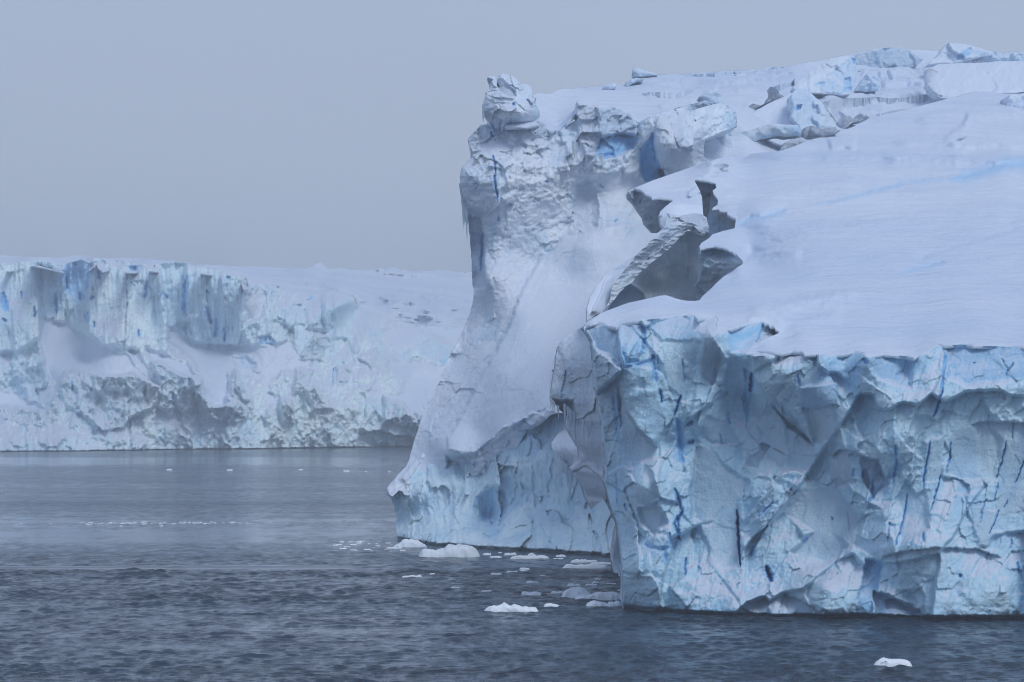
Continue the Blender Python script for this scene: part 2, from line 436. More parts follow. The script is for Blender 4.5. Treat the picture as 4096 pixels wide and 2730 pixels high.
M_cliff = ice_material('near_glacier_ice', .9, greyc=(.42, .51, .62), ice=(.47, .70, .85), bump=.5)
M_flank = ice_material('shade_grey_ice', .9, greyc=(.16, .24, .36), ice=(.64, .77, .89), bump=.6, streak=.25)  # dark grey end is the shade of flank, fins and hollow painted in
M_tall = ice_material('frosted_ice', 1.2, ice=(.68, .80, .92), greyc=(.42, .50, .62), bump=.4, streak=.2)
M_base = ice_material('wet_ice', 1.2, ice=(.62, .80, .90), bump=.45, streak=.6, layers=.1, snow_on_top=False)
M_shelf = ice_material('shelf_ice', 2.6, ice=(.66, .85, .96), bump=.5, streak=.35, bluec=(.28, .64, 1.0), dark=0, greyc=(.40, .51, .62))
M_block = ice_material('serac_ice', 1.3, ice=(.56, .70, .82), bump=.4)
M_snow = snow_material('wind_packed_snow', 1.5)
M_farsnow = snow_material('far_snow', 5.0)
M_floe = ice_material('floe_ice', .35, ice=(.66, .82, .90), snowc=(.84, .90, .95), bump=.4)
M_icicle = ice_material('icicle_ice', .3, ice=(.50, .62, .72), bump=.2, snow_on_top=False)

def water_material():
    m = bpy.data.materials.new('sea_water'); m.use_nodes = True; nt = m.node_tree; nt.nodes.clear()
    out = N(nt, 'ShaderNodeOutputMaterial'); p = N(nt, 'ShaderNodeBsdfPrincipled'); nt.links.new(p.outputs[0], out.inputs[0])
    P = N(nt, 'ShaderNodeNewGeometry').outputs['Position']
    wind = N(nt, 'ShaderNodeAttribute', attribute_name='wind').outputs['Fac']     # ruffled by wind 1, slick 0
    c = mixc(nt, ramp_(nt, noise_(nt, mapv(nt, P, (.004, .012, 1)), 1, 3), .4, .65), (.007, .022, .048), (.012, .036, .066))
    nt.links.new(c, p.inputs['Base Color'])
    p.inputs['IOR'].default_value = 1.333
    r = math_(nt, 'ADD', .08, math_(nt, 'MULTIPLY', wind, .07)); nt.links.new(r, p.inputs['Roughness'])
    w1 = noise_(nt, mapv(nt, P, (.35, .9, 1)), 1, 6, .65, .4)
    w2 = noise_(nt, mapv(nt, P, (1.6, 3.2, 1)), 1, 4, .6, .3)
    h = math_(nt, 'ADD', math_(nt, 'MULTIPLY', w1, .9), math_(nt, 'MULTIPLY', w2, .3))
    b = N(nt, 'ShaderNodeBump'); b.inputs['Distance'].default_value = 1.0
    paw = ramp_(nt, noise_(nt, mapv(nt, P, (.55, .14, 1)), 1, 8, .78), .44, .58)          # cat's paws: ruffled and smooth patches
    nt.links.new(math_(nt, 'ADD', .03, math_(nt, 'MULTIPLY', math_(nt, 'MULTIPLY', wind, 1.5), math_(nt, 'ADD', .12, paw))), b.inputs['Strength'])
    nt.links.new(h, b.inputs['Height']); nt.links.new(b.outputs[0], p.inputs['Normal'])
    return m
M_water = water_material()

# ---------------------------------------------------------------- the sea
def build_water():
    rows = [3.0]
    while rows[-1] < 255: rows.append(rows[-1] * 1.06)
    while rows[-1] < 460: rows.append(rows[-1] + .27)
    while rows[-1] < 4200: rows.append(rows[-1] + .27 + (rows[-1] - 460) * .007)
    rows[-1] = 4200.0
    rows = np.array(rows)
    t = np.linspace(-.18, .18, 720); side = [.18]
    st = t[1] - t[0]
    while side[-1] < .56: st *= 1.12; side.append(side[-1] + st)
    t = np.concatenate([-np.array(side[1:])[::-1], t, side[1:]])
    Y, T = np.meshgrid(rows, t, indexing='ij'); X = T * Y
    sp = np.gradient(rows)[:, None]; sx = np.gradient(t)[None, :] * Y
    rng = np.random.RandomState(4)
    # wind streaks and slicks, long across the view
    wind = .62 + .6 * fbm(X / 260, Y / 55, 4, 3) + .3 * fbm(X / 60, Y / 9, 3, 5) + .55 * fbm(X / 6, Y / 20, 4, 6)
    def band(y0, w, a, sl=0., x0=-1e9, x1=1e9, xs=40):
        c = y0 + sl * X + perlin(X / 90, X * 0, int(y0)) * w * .8
        return a * np.exp(-((Y - c) / w) ** 2) * sm(x0, x0 + xs, X) * (1 - sm(x1 - xs, x1, X))
    wind = wind + band(1205, 62, -1.1) + band(612, 46, -.55) + band(650, 14, -.3) + band(395, 12, -.4, 0, -900, -25)
    wind = wind + band(752, 20, .8) + band(515, 10, .4) + band(462, 10, .6) + band(990, 80, .25) + band(1330, 50, .4)
    wind = wind + band(481, 3.5, -1.2, 0, -300, -8, 30)
    wind = wind + .9 * np.exp(-((Y - 370) / 9) ** 2) * sm(6, 22, X)       # chop thrown back by the near cliff
    wind = np.clip(wind, .02, 1.4)
    G = np.zeros(X.shape); L = np.zeros(X.shape); nrm = 0
    for i in range(84):
        lam = math.exp(rng.uniform(math.log(.75), math.log(2.6))); a = rng.normal(1.65, .32)
        kx, ky = math.cos(a) * 2 * math.pi / lam, math.sin(a) * 2 * math.pi / lam
        fade = sm(2.0, 3.6, lam / np.maximum(sp * abs(math.sin(a)), sx * abs(math.cos(a)) + 1e-6))
        G += lam ** .35 * fade * np.sin(kx * X + ky * Y + rng.uniform(0, 6.28)); nrm += lam ** .7 / 2
    G /= math.sqrt(nrm)
    for i in range(14):
        lam = rng.uniform(8, 24); a = rng.normal(1.6, .35); kx, ky = math.cos(a) * 2 * math.pi / lam, math.sin(a) * 2 * math.pi / lam
        L += np.sin(kx * X + ky * Y + rng.uniform(0, 6.28)) * lam / 16 * sm(2, 4, lam / sp)
    gust = (.55 + .65 * sm(-.35, .45, fbm(X / 9, Y / 20, 4, 9))) * (.3 + wind)
    # mostly flat facets of water with short steep wavelets standing out of them
    Z = (.016 * G + .080 * np.maximum(G - .75 + .12 * L / 2.6, 0) ** 1.15) * gust + .003 * L * (.4 + wind)
    # one low swell crest running across on the left
    c = 481 + perlin(X / 50, X * 0, 8) * 2
    Z += .26 * np.exp(-((Y - c) / 1.8) ** 2) * (1 - sm(-40, 10, X)) * sm(-200, -90, X)
    n, m = X.shape; ids = np.arange(n * m).reshape(n, m)
    q = np.stack([ids[:-1, :-1], ids[:-1, 1:], ids[1:, 1:], ids[1:, :-1]], -1).reshape(-1, 4)
    me = quadmesh('water', np.stack([X, Y, Z], -1).reshape(-1, 3), q, {'wind': wind.ravel()})
    o = link('water', me, M_water); tag(o, kind='structure')
build_water()

# ================================================================ the near tabular iceberg
def plane_d(x, y):
    """rising snow plateau: height 30 m at 385 m away, then climbing 0.168 m per metre"""
    return 59.7 / np.maximum(.168 - (HORY - np.asarray(y, float)) / F, .02)
lip = S('H', [(165,128,397),(320,130,391),(415,100,391),(520,85,391),(640,72,392),(700,76,391),(805,130,386),(880,135,387),(1030,100,392),(1110,155,397),(1000,205,388),(950,250,382)]) \
    + S('I', [(90,128,380),(250,125,380),(400,150,379),(540,130,379),(660,142,378),(790,155,377),(905,95,381),(1020,92,380),(1150,97,379),(1322,105,378),(1700,112,376)])
inner = S('E', [(0,1200,398),(240,1080,412),(540,1010,426),(640,1042,428),(750,1050,430),(900,920,450),(1000,850,461),(1075,800,470),(1100,785,479),(1080,765,482),(1000,700,487),(880,665,490),
    (790,680,488),(870,590,500),(1020,545,508),(1035,480,520),(970,430,527),(880,400,530),(910,350,535),(870,280,542),(900,225,548),(740,200,548),(770,250,540),(800,340,528),(800,455,515),
    (650,460,512),(570,455,510),(500,440,512),(540,400,515),(605,345,522),(450,340,520),(370,275,527),(320,268,530),(540,180,555),(720,120,572),(950,45,592)]) \
    + S('D', [(600,700,607),(910,670,625),(1050,610,650),(1270,555,675),(1450,480,705),(1700,420,735),(1900,365,765),(2150,310,800),(2353,290,820),(2800,270,830)])
for px_, py_ in ((800,330),(900,330),(1020,330),(820,300),(920,300),(1020,300),(1100,300),(820,260),(920,255),(1020,255),(1110,250),(760,215),(850,215),(950,210),(1040,205),(850,180),(1000,170),(1100,150)):
    inner.append((px_, py_, float(plane_d(px_, py_))))
plateau_f = rbf(lip + inner, plane_d)

tab = empty('tabular_iceberg', (60, 385, 0), 'large near iceberg at right with sheer blue cracked cliff under a smooth sloping snow plateau', 'iceberg')

edge_front = [(165,140),(160,128),(200,112),(230,104),(262,112),(280,125),(320,131),(335,115),(415,100),(455,92),(520,85),(600,75),(660,70),(695,74),(712,92),(760,84),(800,78),(815,95),(803,112),(806,133),(880,136),(930,118),(1030,100),
    (1036,112),(1052,106),(1064,124),(1082,122),(1090,140),(1113,155),(1075,172),(1000,205),(962,236),(948,252)]
edge_right = [(0,135),(30,127),(90,129),(150,136),(200,124),(250,125),(262,138),(345,138),(370,146),(440,140),(505,127),(540,130),(562,152),(590,150),(640,136),(690,141),(750,146),(790,157),(820,140),(860,126),(905,93),(930,96),(1020,90),(1080,97),(1150,97),(1322,105),(1750,112)]
outline = S('H', edge_front) + S('I', edge_right) + S('D', [(2900,1500),(2900,268),(2600,275),(2353,288),(2200,304),(2080,314),(1960,345),(1880,366),(1780,392),(1640,428),(1540,450),(1440,482),(1340,528),(1270,556),(1160,585),(1080,606),(1000,640),(915,668),(760,683),(600,700),(450,742),(300,795),(170,840),(50,888)]) \
    + S('E', [(325,266),(345,272),(372,277),(400,304),(445,325),(450,336),(500,330),(560,336),(607,345),(570,372),(545,392),(505,430),(500,450),(540,430),(572,452),(650,460),(740,448),(755,444),(770,456),(800,457),(803,400),(798,330),(784,285),(765,250),(740,203),
      (795,206),(850,215),(902,226),(893,240),(903,262),(872,281),(880,305),(900,330),(912,352),(906,368),(930,372),(880,398),(868,410),(905,406),(925,425),(972,424),(975,450),(1000,462),(1036,480),(1030,510),(1026,545),(950,562),(870,588),(845,615),(795,645),(778,672),(786,684),(830,674),(880,666),(940,676),(1000,700),(1040,730),(1075,768),(1090,788),
      (1040,820),(1000,850),(950,880),(905,920),(860,965),(800,1020),(782,1044),(750,1052),(700,1050),(645,1042),(590,1025),(545,1010),(500,1016),(440,1030),(350,1050),(290,1062),(240,1080),(170,1106),(100,1132),(50,1165),(0,1196)])
p = Patch(outline, plateau_f, step=1.0, seed=2)
# swells and low scarps of the wind-packed surface
far = plane_d(p.X, p.Y) / 500
p.D += (fbm(p.X / 70, p.Y / 11, 3, 5) * 5.0 + fbm(p.X / 130, p.Y / 26, 2, 8) * 8.0) * sm(.74, 1.3, far) * far
p.D += fbm(p.X / 50, p.Y / 10, 4, 15) * .5
p.fold(S('E', [(1075,790),(1130,755),(1200,722),(1290,700),(1500,690)]), 5, 10, 1.2)
p.fold(S('D', [(2353,750),(2250,745),(2100,790),(1980,820),(1890,830),(1780,842),(1660,850),(1500,895),(1300,945),(1100,985),(960,1010),(860,1050),(760,1075),(650,1115)]), -4, 9, 1.0)
p.groove(S('D', [(2600,700),(2353,742),(2240,752),(2100,795),(1990,828),(1900,838)]), 3.2, 5, blue=.55)
p.groove(S('D', [(1890,836),(1780,848),(1660,856),(1500,900),(1300,950),(1100,990)]), 1.2, 3, blue=.35)
p.groove(S('D', [(960,1012),(900,1035),(800,1065),(740,1070),(660,1108)]), 1.8, 3.5, blue=.40)
p.blob(*S('D', [(690,1095)])[0], 5, 2.5, 0, blue=.4)
p.fold(S('D', [(2353,1130),(2200,1165),(2000,1225),(1850,1270),(1700,1330)]), -3.0, 9, 1.0)
p.groove(S('D', [(1900,1320),(1780,1350),(1640,1385)]), 1.6, 2, blue=.3)
p.groove(S('D', [(840,1190),(880,1198),(905,1198),(930,1212)]), .8, 1.5, grey=.8)
p.groove(S('D', [(610,757),(585,757),(570,770),(572,788)]), 1.6, 3.5, grey=2.5, deep=.3)
p.groove(S('D', [(610,784),(590,786),(572,789)]), .8, 1, grey=1.3)
for pts, a in (([(2050,670),(1900,660),(1700,655),(1500,668),(1350,672),(1100,675)], 5), ([(2353,640),(2200,600),(2010,603),(1850,600),(1560,600)], 5), ([(2353,420),(2150,425),(2020,445),(2010,480),(1990,520),(1850,600)], 7),
               ([(1200,668),(1290,655),(1360,662)], 6), ([(2353,375),(2100,410),(1900,430),(1700,470)], 5), ([(1400,820),(1100,870),(700,880),(560,900)], 2.5), ([(2353,980),(1900,1010),(1300,1110),(900,1120)], 2.5), ([(2353,720),(2000,700),(1500,690)], 4)):
    p.fold(S('D', pts[::-1]), a * 2.0, 10, 2.0)
for pts, a in (([(1900,980),(1500,1010),(1300,1060),(1100,1080)], 2.2), ([(1784,1110),(1500,1180),(1250,1170),(1100,1160)], 1.8), ([(1784,990),(1600,1020),(1400,1060),(1250,1120)], 2.)):
    p.fold(S('E', pts[::-1]), a * 2.0, 10, 2.0)
p.snow[:] = 1
# grey under-lit flank of the nose and the small cave shoulder
p.region(S('E', [(1040,690),(1130,672),(1220,700),(1150,745),(1085,780),(1060,740)]), 4, off=1.5)
p.fold(S('E', [(690,330),(700,290),(770,250),(800,300)]), 4, 9, 1.5)
mono = p.D.copy(); p.no_overhang(.25); p.D = np.where(p.X > 735, p.D, mono)
snow = p.build('snow_plateau', M_snow, tab, thick=.45, down=True)

def under(pts, extra):
    """distances just behind the plateau's edge"""
    return [(x, y, float(plateau_f(np.array([x]), np.array([y]))[0]) + extra) for x, y in [q[:2] for q in pts]]

# ---- the front cliff
topH = S('H', edge_front[1:]); topI = S('I', edge_right)
cl_out = S('H', [(172,140),(205,195),(215,300),(222,420),(248,520),(262,650),(276,760),(270,890),(300,1010),(332,1090),(340,1180),(352,1290),(360,1400),(352,1470),(372,1500),(390,1545),(640,1580),(1000,1590)]) + S('I', [(300,1500),(1322,1500),(1750,1500)]) \
    + [(x, y + .8) for x, y in topI[::-1]] + [(x, y + .8) for x, y in topH[::-1]]
def wl(v, pts, extra=0):
    r = []
    for x, y in S(v, pts): r.append((x, y, float(dwater(y)) + extra))
    return r
cc = under(topH[::2], .5) + under(topI[::2], .5)
cc += wl('H', [(365,1490),(470,1503),(560,1510),(700,1518),(900,1527),(1090,1535)]) + wl('I', [(200,1412),(350,1418),(500,1415),(700,1425),(900,1428),(1100,1428),(1322,1425),(1750,1428)])
cc += [(x, y + 8, d + 1.5) for x, y, d in cc[-14:]]
# the body between lip and waterline: buttresses and bays
cc += S('H', [(235,300,393),(270,500,396),(285,700,398),(290,900,399),(350,1200,391),(380,400,387.5),(330,250,389),(400,620,389),(480,740,388),(430,900,386),(560,400,386.5),(600,700,388),(640,950,387),(620,1150,385.5),
    (700,300,386.5),(760,500,386.5),(860,560,388.3),(860,330,387.8),(930,480,390.2),(820,800,387.6),(860,1100,386.5),(960,700,387.4),(980,300,382.5),(1000,420,382.0),(1040,560,386.6),(1000,900,386),(940,1200,384.5),(1050,1180,383),
    (470,1300,383),(650,1380,382),(850,1350,382.5),(1000,1400,380.5),(1080,1420,379.5)])
cc += S('I', [(300,280,377.5),(400,350,378.5),(450,260,379.8),(200,480,384.5),(300,600,384),(420,500,379),(540,400,378),(500,620,377.5),(600,800,380.5),(400,820,382.5),(300,1000,382),(350,1150,380.5),(680,320,376),(760,200,379.5),
    (650,600,375.5),(850,420,374.8),(950,300,376.5),(1100,250,376.5),(1300,280,374.5),(1150,480,376),(1100,640,377.5),(1300,600,376),(950,700,376.5),(900,900,374),(760,900,376.5),(700,700,377.2),(1100,850,375),(1250,950,374.5),
    (650,1000,376),(560,1150,378),(800,1100,371),(1000,1150,371),(1200,1150,371.5),(650,1250,374.5),(760,1330,373.5),(1000,1300,370),(350,1250,373.5),(250,1330,376),(1400,1200,371),(1500,600,375),(1650,900,373)])
p = Patch(cl_out, rbf(cc), step=.85, d0=380, seed=11)
# calm faces; grey paints shade into undersides and left-facing ones
RH = lambda pts, **k: p.region(S('H', pts), **k)
RI = lambda pts, **k: p.region(S('I', pts), **k)
p.ns[:] = 1
RH([(365,440),(400,420),(520,430),(560,560),(520,700),(470,680),(420,620),(370,540)], feather=3, noise=.25, blue=.12, tilt=(-.05,-.1))
RH([(325,420),(370,540),(420,620),(510,712),(480,770),(360,780),(345,640),(330,520)], feather=1.5, noise=.18, off=1.6, grey=.35, tilt=(.35,.25), warp=1)
RH([(380,830),(440,775),(490,830),(525,950),(480,1010),(430,990),(425,900)], feather=1.5, noise=.12, off=-.3, tilt=(.2,.1), warp=1)
RH([(430,1010),(515,975),(560,1070),(500,1130),(440,1080)], feather=2, noise=.15, off=.5, grey=.35)
RH([(540,200),(690,195),(735,210),(700,320),(650,300),(620,450),(560,420),(540,300)], feather=2.5, noise=.2, off=.3, grey=.12, warp=1)
RH([(455,92),(700,75),(715,150),(690,190),(540,195),(470,130)], feather=2, noise=.35, off=-.3, blue=.32)
RH([(700,690),(760,700),(830,790),(960,880),(900,1000),(760,1090),(690,1060),(680,900)], feather=3, noise=.14, grey=.42, off=.3)
RH([(690,1000),(900,1010),(910,1280),(830,1300),(760,1200)], feather=3, noise=.16, grey=.35)
RH([(870,230),(960,250),(950,600),(900,560),(840,400)], feather=3, noise=.25, off=.5, blue=.10)
RH([(938,330),(972,345),(978,450),(955,600),(935,540)], feather=1.2, noise=.2, off=1.0, blue=.6)
p.groove(S('H', [(972,350),(970,400),(965,450)]), 1.8, 2, blue=.9, deep=.9)
RH([(880,140),(1030,100),(1015,190),(960,240),(880,245),(845,200)], feather=2, noise=.2, off=.4, blue=.45)
RH([(1025,100),(1110,155),(1000,206),(1005,180)], feather=1.0, noise=1.1, off=1.5, grey=.5)
RH([(330,120),(440,105),(450,250),(400,300),(350,310),(330,220)], feather=2, noise=.7, off=-.6, blue=.4)
RH([(165,128),(320,132),(350,330),(300,300),(240,260),(210,210)], feather=1.5, noise=.3, off=1.2, blue=.25, grey=.6, tilt=(.3,-.4))
RH([(215,230),(340,300),(350,620),(270,640),(225,420)], feather=2, noise=1.5, grey=.35)
RH([(715,95),(805,80),(800,130),(830,330),(760,420),(720,330),(740,200)], feather=2.5, noise=.8, grey=.5, off=-.2)
RH([(750,560),(860,590),(920,700),(790,700),(720,650)], feather=2, noise=.4, off=.8, grey=.35, blue=.1)
RH([(940,640),(1040,560),(1140,600),(1150,800),(960,860),(930,800)], feather=3, noise=.55, off=-.4, grey=.3)
RI([(10,140),(340,140),(430,330),(430,390),(250,400),(310,575),(200,480),(110,380),(60,300),(20,260)], feather=1.5, noise=1.2, off=-1.9, grey=.15)
RI([(240,300),(420,270),(430,390),(250,400)], feather=2, noise=.4, off=.7, blue=.35, grey=.45, tilt=(0,-.35))
RI([(200,400),(400,395),(440,500),(480,600),(380,560),(300,570),(250,480)], feather=2, noise=.4, off=.1, grey=.3)
RI([(20,270),(110,340),(190,430),(310,580),(200,500),(110,400)], feather=1.5, noise=.6, off=1.5, grey=.35, tilt=(.2,-.4), warp=2)
RI([(110,400),(200,500),(310,580),(300,700),(150,700),(60,600),(20,400)], feather=2, noise=.5, off=.6, grey=.35)
RI([(380,620),(480,615),(500,760),(420,780),(380,720)], feather=2, noise=.3, off=1.0, grey=.5, tilt=(0,-.3))
RI([(540,640),(620,650),(660,770),(590,830),(545,740)], feather=1.5, noise=.25, off=1.2, grey=.55, blue=.15)
RI([(200,800),(420,780),(540,950),(520,1060),(400,1150),(260,1180),(200,1100),(300,1000),(160,900)], feather=3, noise=.14, off=.7, grey=.45, tilt=(-.1,.1))
RI([(600,140),(780,160),(770,300),(640,270),(580,200)], feather=3, noise=.5, off=.5, grey=.45, blue=.35)
RI([(935,95),(1330,105),(1750,112),(1750,240),(1322,260),(1040,290),(960,250)], feather=3, noise=.4, off=.4, blue=.42, grey=.35)
RI([(975,500),(1150,465),(1210,560),(1190,740),(1080,760),(950,720)], feather=3, noise=.12, off=.6, grey=.3)
RI([(1150,460),(1330,480),(1330,900),(1180,930),(1210,700)], feather=3, noise=.25, off=.3, grey=.4)
RI([(840,560),(940,540),(920,740),(840,760)], feather=2, noise=.2, grey=.2)
RI([(720,820),(840,810),(860,980),(720,1060)], feather=3, noise=.2, grey=.2)
RI([(1060,860),(1200,900),(1150,1060),(1100,1070)], feather=2, noise=.2, grey=.35)
RI([(560,1130),(640,1140),(600,1330),(590,1400),(510,1400),(540,1260)], feather=2, noise=.4, off=1.4, blue=.5)
RI([(600,1290),(680,1310),(760,1360),(820,1380),(840,1420),(610,1420)], feather=1.5, noise=.25, off=2.4, blue=.35, deep=.10, tilt=(0,.3))
RI([(175,1290),(240,1330),(320,1380),(340,1410),(200,1410),(170,1350)], feather=1.5, noise=.2, off=1.6, blue=.1, grey=.4)
RI([(640,1090),(900,1070),(1100,1070),(1250,1130),(1260,1300),(1100,1400),(850,1400),(760,1300),(640,1200)], feather=5, noise=.75, off=-.4)
RI([(170,1220),(450,1210),(520,1300),(470,1390),(330,1370),(190,1290)], feather=3, noise=.7, off=-.8)
for m_ in (.6,):
    p.D -= m_ * sm(0, 1, sm(560, 600, p.Y)) * fbm(p.u / 2.2, p.v / 2, 3, 77)
p.ns = np.clip(p.ns * .95, .1, 1.3)
p.facet(9.5, 3.2, 1.6, seed=3, steep=1.4, warp=.14, shear=.45, bl=2)
p.facet(4.2, .85, 1.4, seed=13, steep=1.5, warp=.12, shear=-.35, bl=1)
p.facet(1.7, .34, 1.3, seed=23, steep=1.5, warp=.10, shear=.3, bl=0)
p.D -= (.35 + .5 * p.ns) * fbm(p.u / 1.1 + p.v / 3.5, p.v / 13, 4, 35, .6) * .45        # steep striations
rz = np.clip(p.ns - .45, 0, 1)
p.D -= rz * (fbm(p.u / 2.4 + p.v / 8, p.v / 3.0, 5, 31, .5, True) * .8 + fbm(p.u / .8, p.v / .8, 4, 41, .5, True) * .20)
p.strata(.6, .12, 51, .02)
p.bluenoise(6, .35, 2.5, 61)
# big creases (the side to the right of each line's direction stands out)
FH = lambda pts, a, r, s=.7: p.fold(S('H', pts), a * 1.35, r * 1.2, s)
FI = lambda pts, a, r, s=.7: p.fold(S('I', pts), a * 1.35, r * 1.2, s)
GH = lambda pts, w, a, **k: p.groove(S('H', pts), w, a, **k)
GI = lambda pts, w, a, **k: p.groove(S('I', pts), w, a, **k)
FH([(520,712),(470,680),(420,620),(370,540),(345,440)], 1.4, 12)
FH([(340,880),(380,980),(420,1090),(430,1200),(440,1350)], 1.2, 10)
FH([(690,650),(720,560),(760,480),(800,380),(830,280),(815,200)], 1.3, 9)
FH([(690,1300),(680,1060),(690,880),(700,760),(700,650)], -1.0, 9)
FH([(560,660),(600,570),(640,470)], .8, 8)
FH([(1000,700),(1030,690),(1060,705),(1000,810),(930,800)], -.9, 9)
FH([(960,1250),(1010,1150),(1090,1020),(1180,900),(1235,840)], 1.2, 8)
FH([(930,1070),(1000,980),(1100,880)], 1.0, 6)
FI([(110,350),(190,420),(250,480),(310,580)], -2.0, 9)
FI([(0,850),(100,760),(160,710),(230,700),(280,740)], 1.2, 8)
FI([(0,960),(90,880),(170,800),(270,720)], 1.1, 7)
FI([(30,1010),(110,900),(260,770)], 1.0, 6)
FI([(380,640),(430,600),(500,610),(560,640),(620,650),(660,760)], -1.5, 9)
FI([(480,1060),(420,1120),(330,1160)], -.8, 8)
FI([(1060,480),(1150,460),(1280,470),(1400,480)], -1.0, 10)
FI([(920,730),(1000,740),(1060,775),(1050,830)], -.9, 8)
FI([(620,1120),(760,1090),(900,1075),(1100,1080),(1230,1130)], -1.2, 14)
FI([(500,880),(560,840),(580,760),(560,690)], 1.2, 8)
FI([(640,1330),(700,1320),(780,1350),(830,1400)], -1.2, 8)
FI([(790,470),(800,560),(780,700),(700,840),(650,980)], .8, 10)
# blue seams and dark fissures
GH([(600,560),(632,455)], 1.0, 1.2, blue=.9, deep=0.41)
GH([(530,430),(540,500)], 1.0, 1.0, blue=.9, deep=0.30)
GH([(450,120),(455,200),(440,260)], 1.8, .6, blue=.85); GH([(500,265),(498,285)], 2.0, 1.0, blue=.9, deep=0.39)
GH([(360,330),(500,290),(510,400)], 2.2, .7, blue=.7); GH([(355,250),(365,300),(430,290)], 2.4, .5, blue=.75)
GH([(615,570),(625,650),(635,790)], 3.2, 1.0, blue=.7); GH([(600,905),(620,960),(640,1020),(600,1080),(630,1165)], 1.5, 1.0, blue=.9, deep=0.17)
GH([(660,690),(700,685)], 2.0, 1.0, blue=.9, deep=0.17); GH([(660,605),(690,585)], 1.8, .8, blue=.8, deep=0.17)
GH([(575,1120),(583,1180)], 1.2, .8, blue=.9, deep=0.17); GH([(615,1030),(622,1160)], 1.2, .8, blue=.9, deep=0.19); GH([(655,1240),(650,1330)], 1.2, .7, blue=.8, deep=0.17)
GH([(450,1180),(550,1210),(560,1270)], 2.6, .6, blue=.6); GH([(540,1200),(600,1190)], 2.4, .5, blue=.65)
GH([(300,440),(320,560),(330,700)], 2.0, .7, blue=.6); GH([(360,980),(370,1020)], 1.0, .8, blue=.9, deep=0.17); GH([(318,830),(325,990)], 1.0, .6, blue=.8, deep=0.17)
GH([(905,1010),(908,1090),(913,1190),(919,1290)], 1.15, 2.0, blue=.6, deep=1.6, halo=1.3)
GH([(640,280),(650,400)], .8, .4, blue=.5); GH([(860,540),(866,600)], .8, .5, blue=.8, deep=0.17); GH([(820,640),(830,700)], .8, .4, blue=.6)
GI([(930,310),(912,370),(885,445)], 1.1, 1.0, blue=1.0, deep=0.17); GI([(930,100),(945,170),(930,240),(925,330)], 1.5, .6, blue=.8)
GI([(870,555),(858,640),(840,720),(835,800)], .9, .7, blue=.9, deep=0.08); GI([(700,580),(705,680),(690,760)], 1.2, .6, blue=.85)
GI([(540,700),(545,740)], 1.2, 1, blue=.8, deep=0.28); GI([(500,690),(500,730)], 1., .7, blue=.8, deep=0.17); GI([(590,740),(590,830),(570,850)], 1.2, .8, blue=.8, deep=0.11)
GI([(922,720),(900,800),(870,900)], .8, .8, blue=.9, deep=0.14); GI([(762,800),(752,870),(735,960),(700,1070)], .8, .7, blue=.9, deep=0.14)
GI([(836,990),(838,1050)], 1.0, .8, blue=.9, deep=0.25); GI([(672,950),(665,1050)], .8, .6, blue=.8, deep=0.11); GI([(967,560),(965,640),(945,720)], .7, .6, blue=.9, deep=0.17)
GI([(1240,560),(1215,660),(1185,740)], .8, .7, blue=.8, deep=0.17); GI([(1322,650),(1300,710),(1280,770)], .7, .6, blue=.8, deep=0.17); GI([(1200,750),(1180,850)], .7, .5, blue=.8)
GI([(1205,890),(1185,940),(1155,1010)], .7, .6, blue=.9, deep=0.17); GI([(1145,830),(1120,890),(1110,960)], .8, .5, blue=.6); GI([(1245,840),(1225,880)], .6, .5, blue=.6)
GI([(1270,470),(1265,560)], .7, .5, blue=.5); GI([(1275,180),(1250,210),(1235,250)], .8, .5, blue=.9, deep=0.22); GI([(1210,160),(1245,220)], .7, .4, blue=.5)
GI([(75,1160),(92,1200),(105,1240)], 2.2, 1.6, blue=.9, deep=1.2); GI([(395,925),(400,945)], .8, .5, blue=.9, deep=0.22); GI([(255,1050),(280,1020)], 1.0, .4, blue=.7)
GI([(40,930),(130,840)], 1.6, .6, blue=.6); GI([(0,1120),(20,1060)], 1.6, .6, blue=.8, deep=0.11); GI([(548,160),(560,190)], 2.6, .8, blue=.8, deep=0.08)
GI([(470,900),(480,1000)], .6, .3, grey=.5); GI([(1020,1205),(1010,1215)], 2., .8, blue=.9); GI([(1290,1140),(1300,1190)], 1.2, .6, blue=.9, deep=0.17)
GI([(700,240),(745,225)], 1.5, .4, blue=.7, deep=0.11); GI([(1075,185),(1090,180)], 1.2, .4, blue=.9); GI([(230,230),(240,300)], 1.2, .4, blue=.6)
for i in range(9):
    r_ = random.Random(i); x0, y0 = r_.uniform(640, 1080), r_.uniform(370, 590); L = r_.uniform(6, 22); a = r_.uniform(1.5, 2.0)
    p.groove([(x0, y0), (x0 + math.cos(a) * L * .5 + r_.uniform(-2, 2), y0 + math.sin(a) * L * .5), (x0 + math.cos(a) * L, y0 + math.sin(a) * L)], r_.uniform(.5, .9), .4, blue=r_.uniform(.4, .8), deep=r_.uniform(0, .15))
# wave-cut notch at the waterline
yw = np.interp(p.X, [q[0] for q in wl('H', [(365,1490),(700,1518),(1090,1535)])] + [q[0] for q in wl('I', [(350,1418),(500,1415),(800,1427),(1322,1425)])],
               [q[1] for q in wl('H', [(365,1490),(700,1518),(1090,1535)])] + [q[1] for q in wl('I', [(350,1418),(500,1415),(800,1427),(1322,1425)])])
nd = fbm(p.X / 11, p.X * 0, 4, 5) * 1.6
p.D += (4.0 + 4.0 * sm(760, 850, p.X)) * sm(-2.8, 1.0, p.Y - yw + nd + 1.8 + 1.2 * sm(760, 850, p.X))
p.blue = np.maximum(p.blue, .38 * np.exp(-np.abs(p.Y - yw + 4) / 3.5))
cliff = p.build('ice_cliff', M_cliff, tab, thick=14)

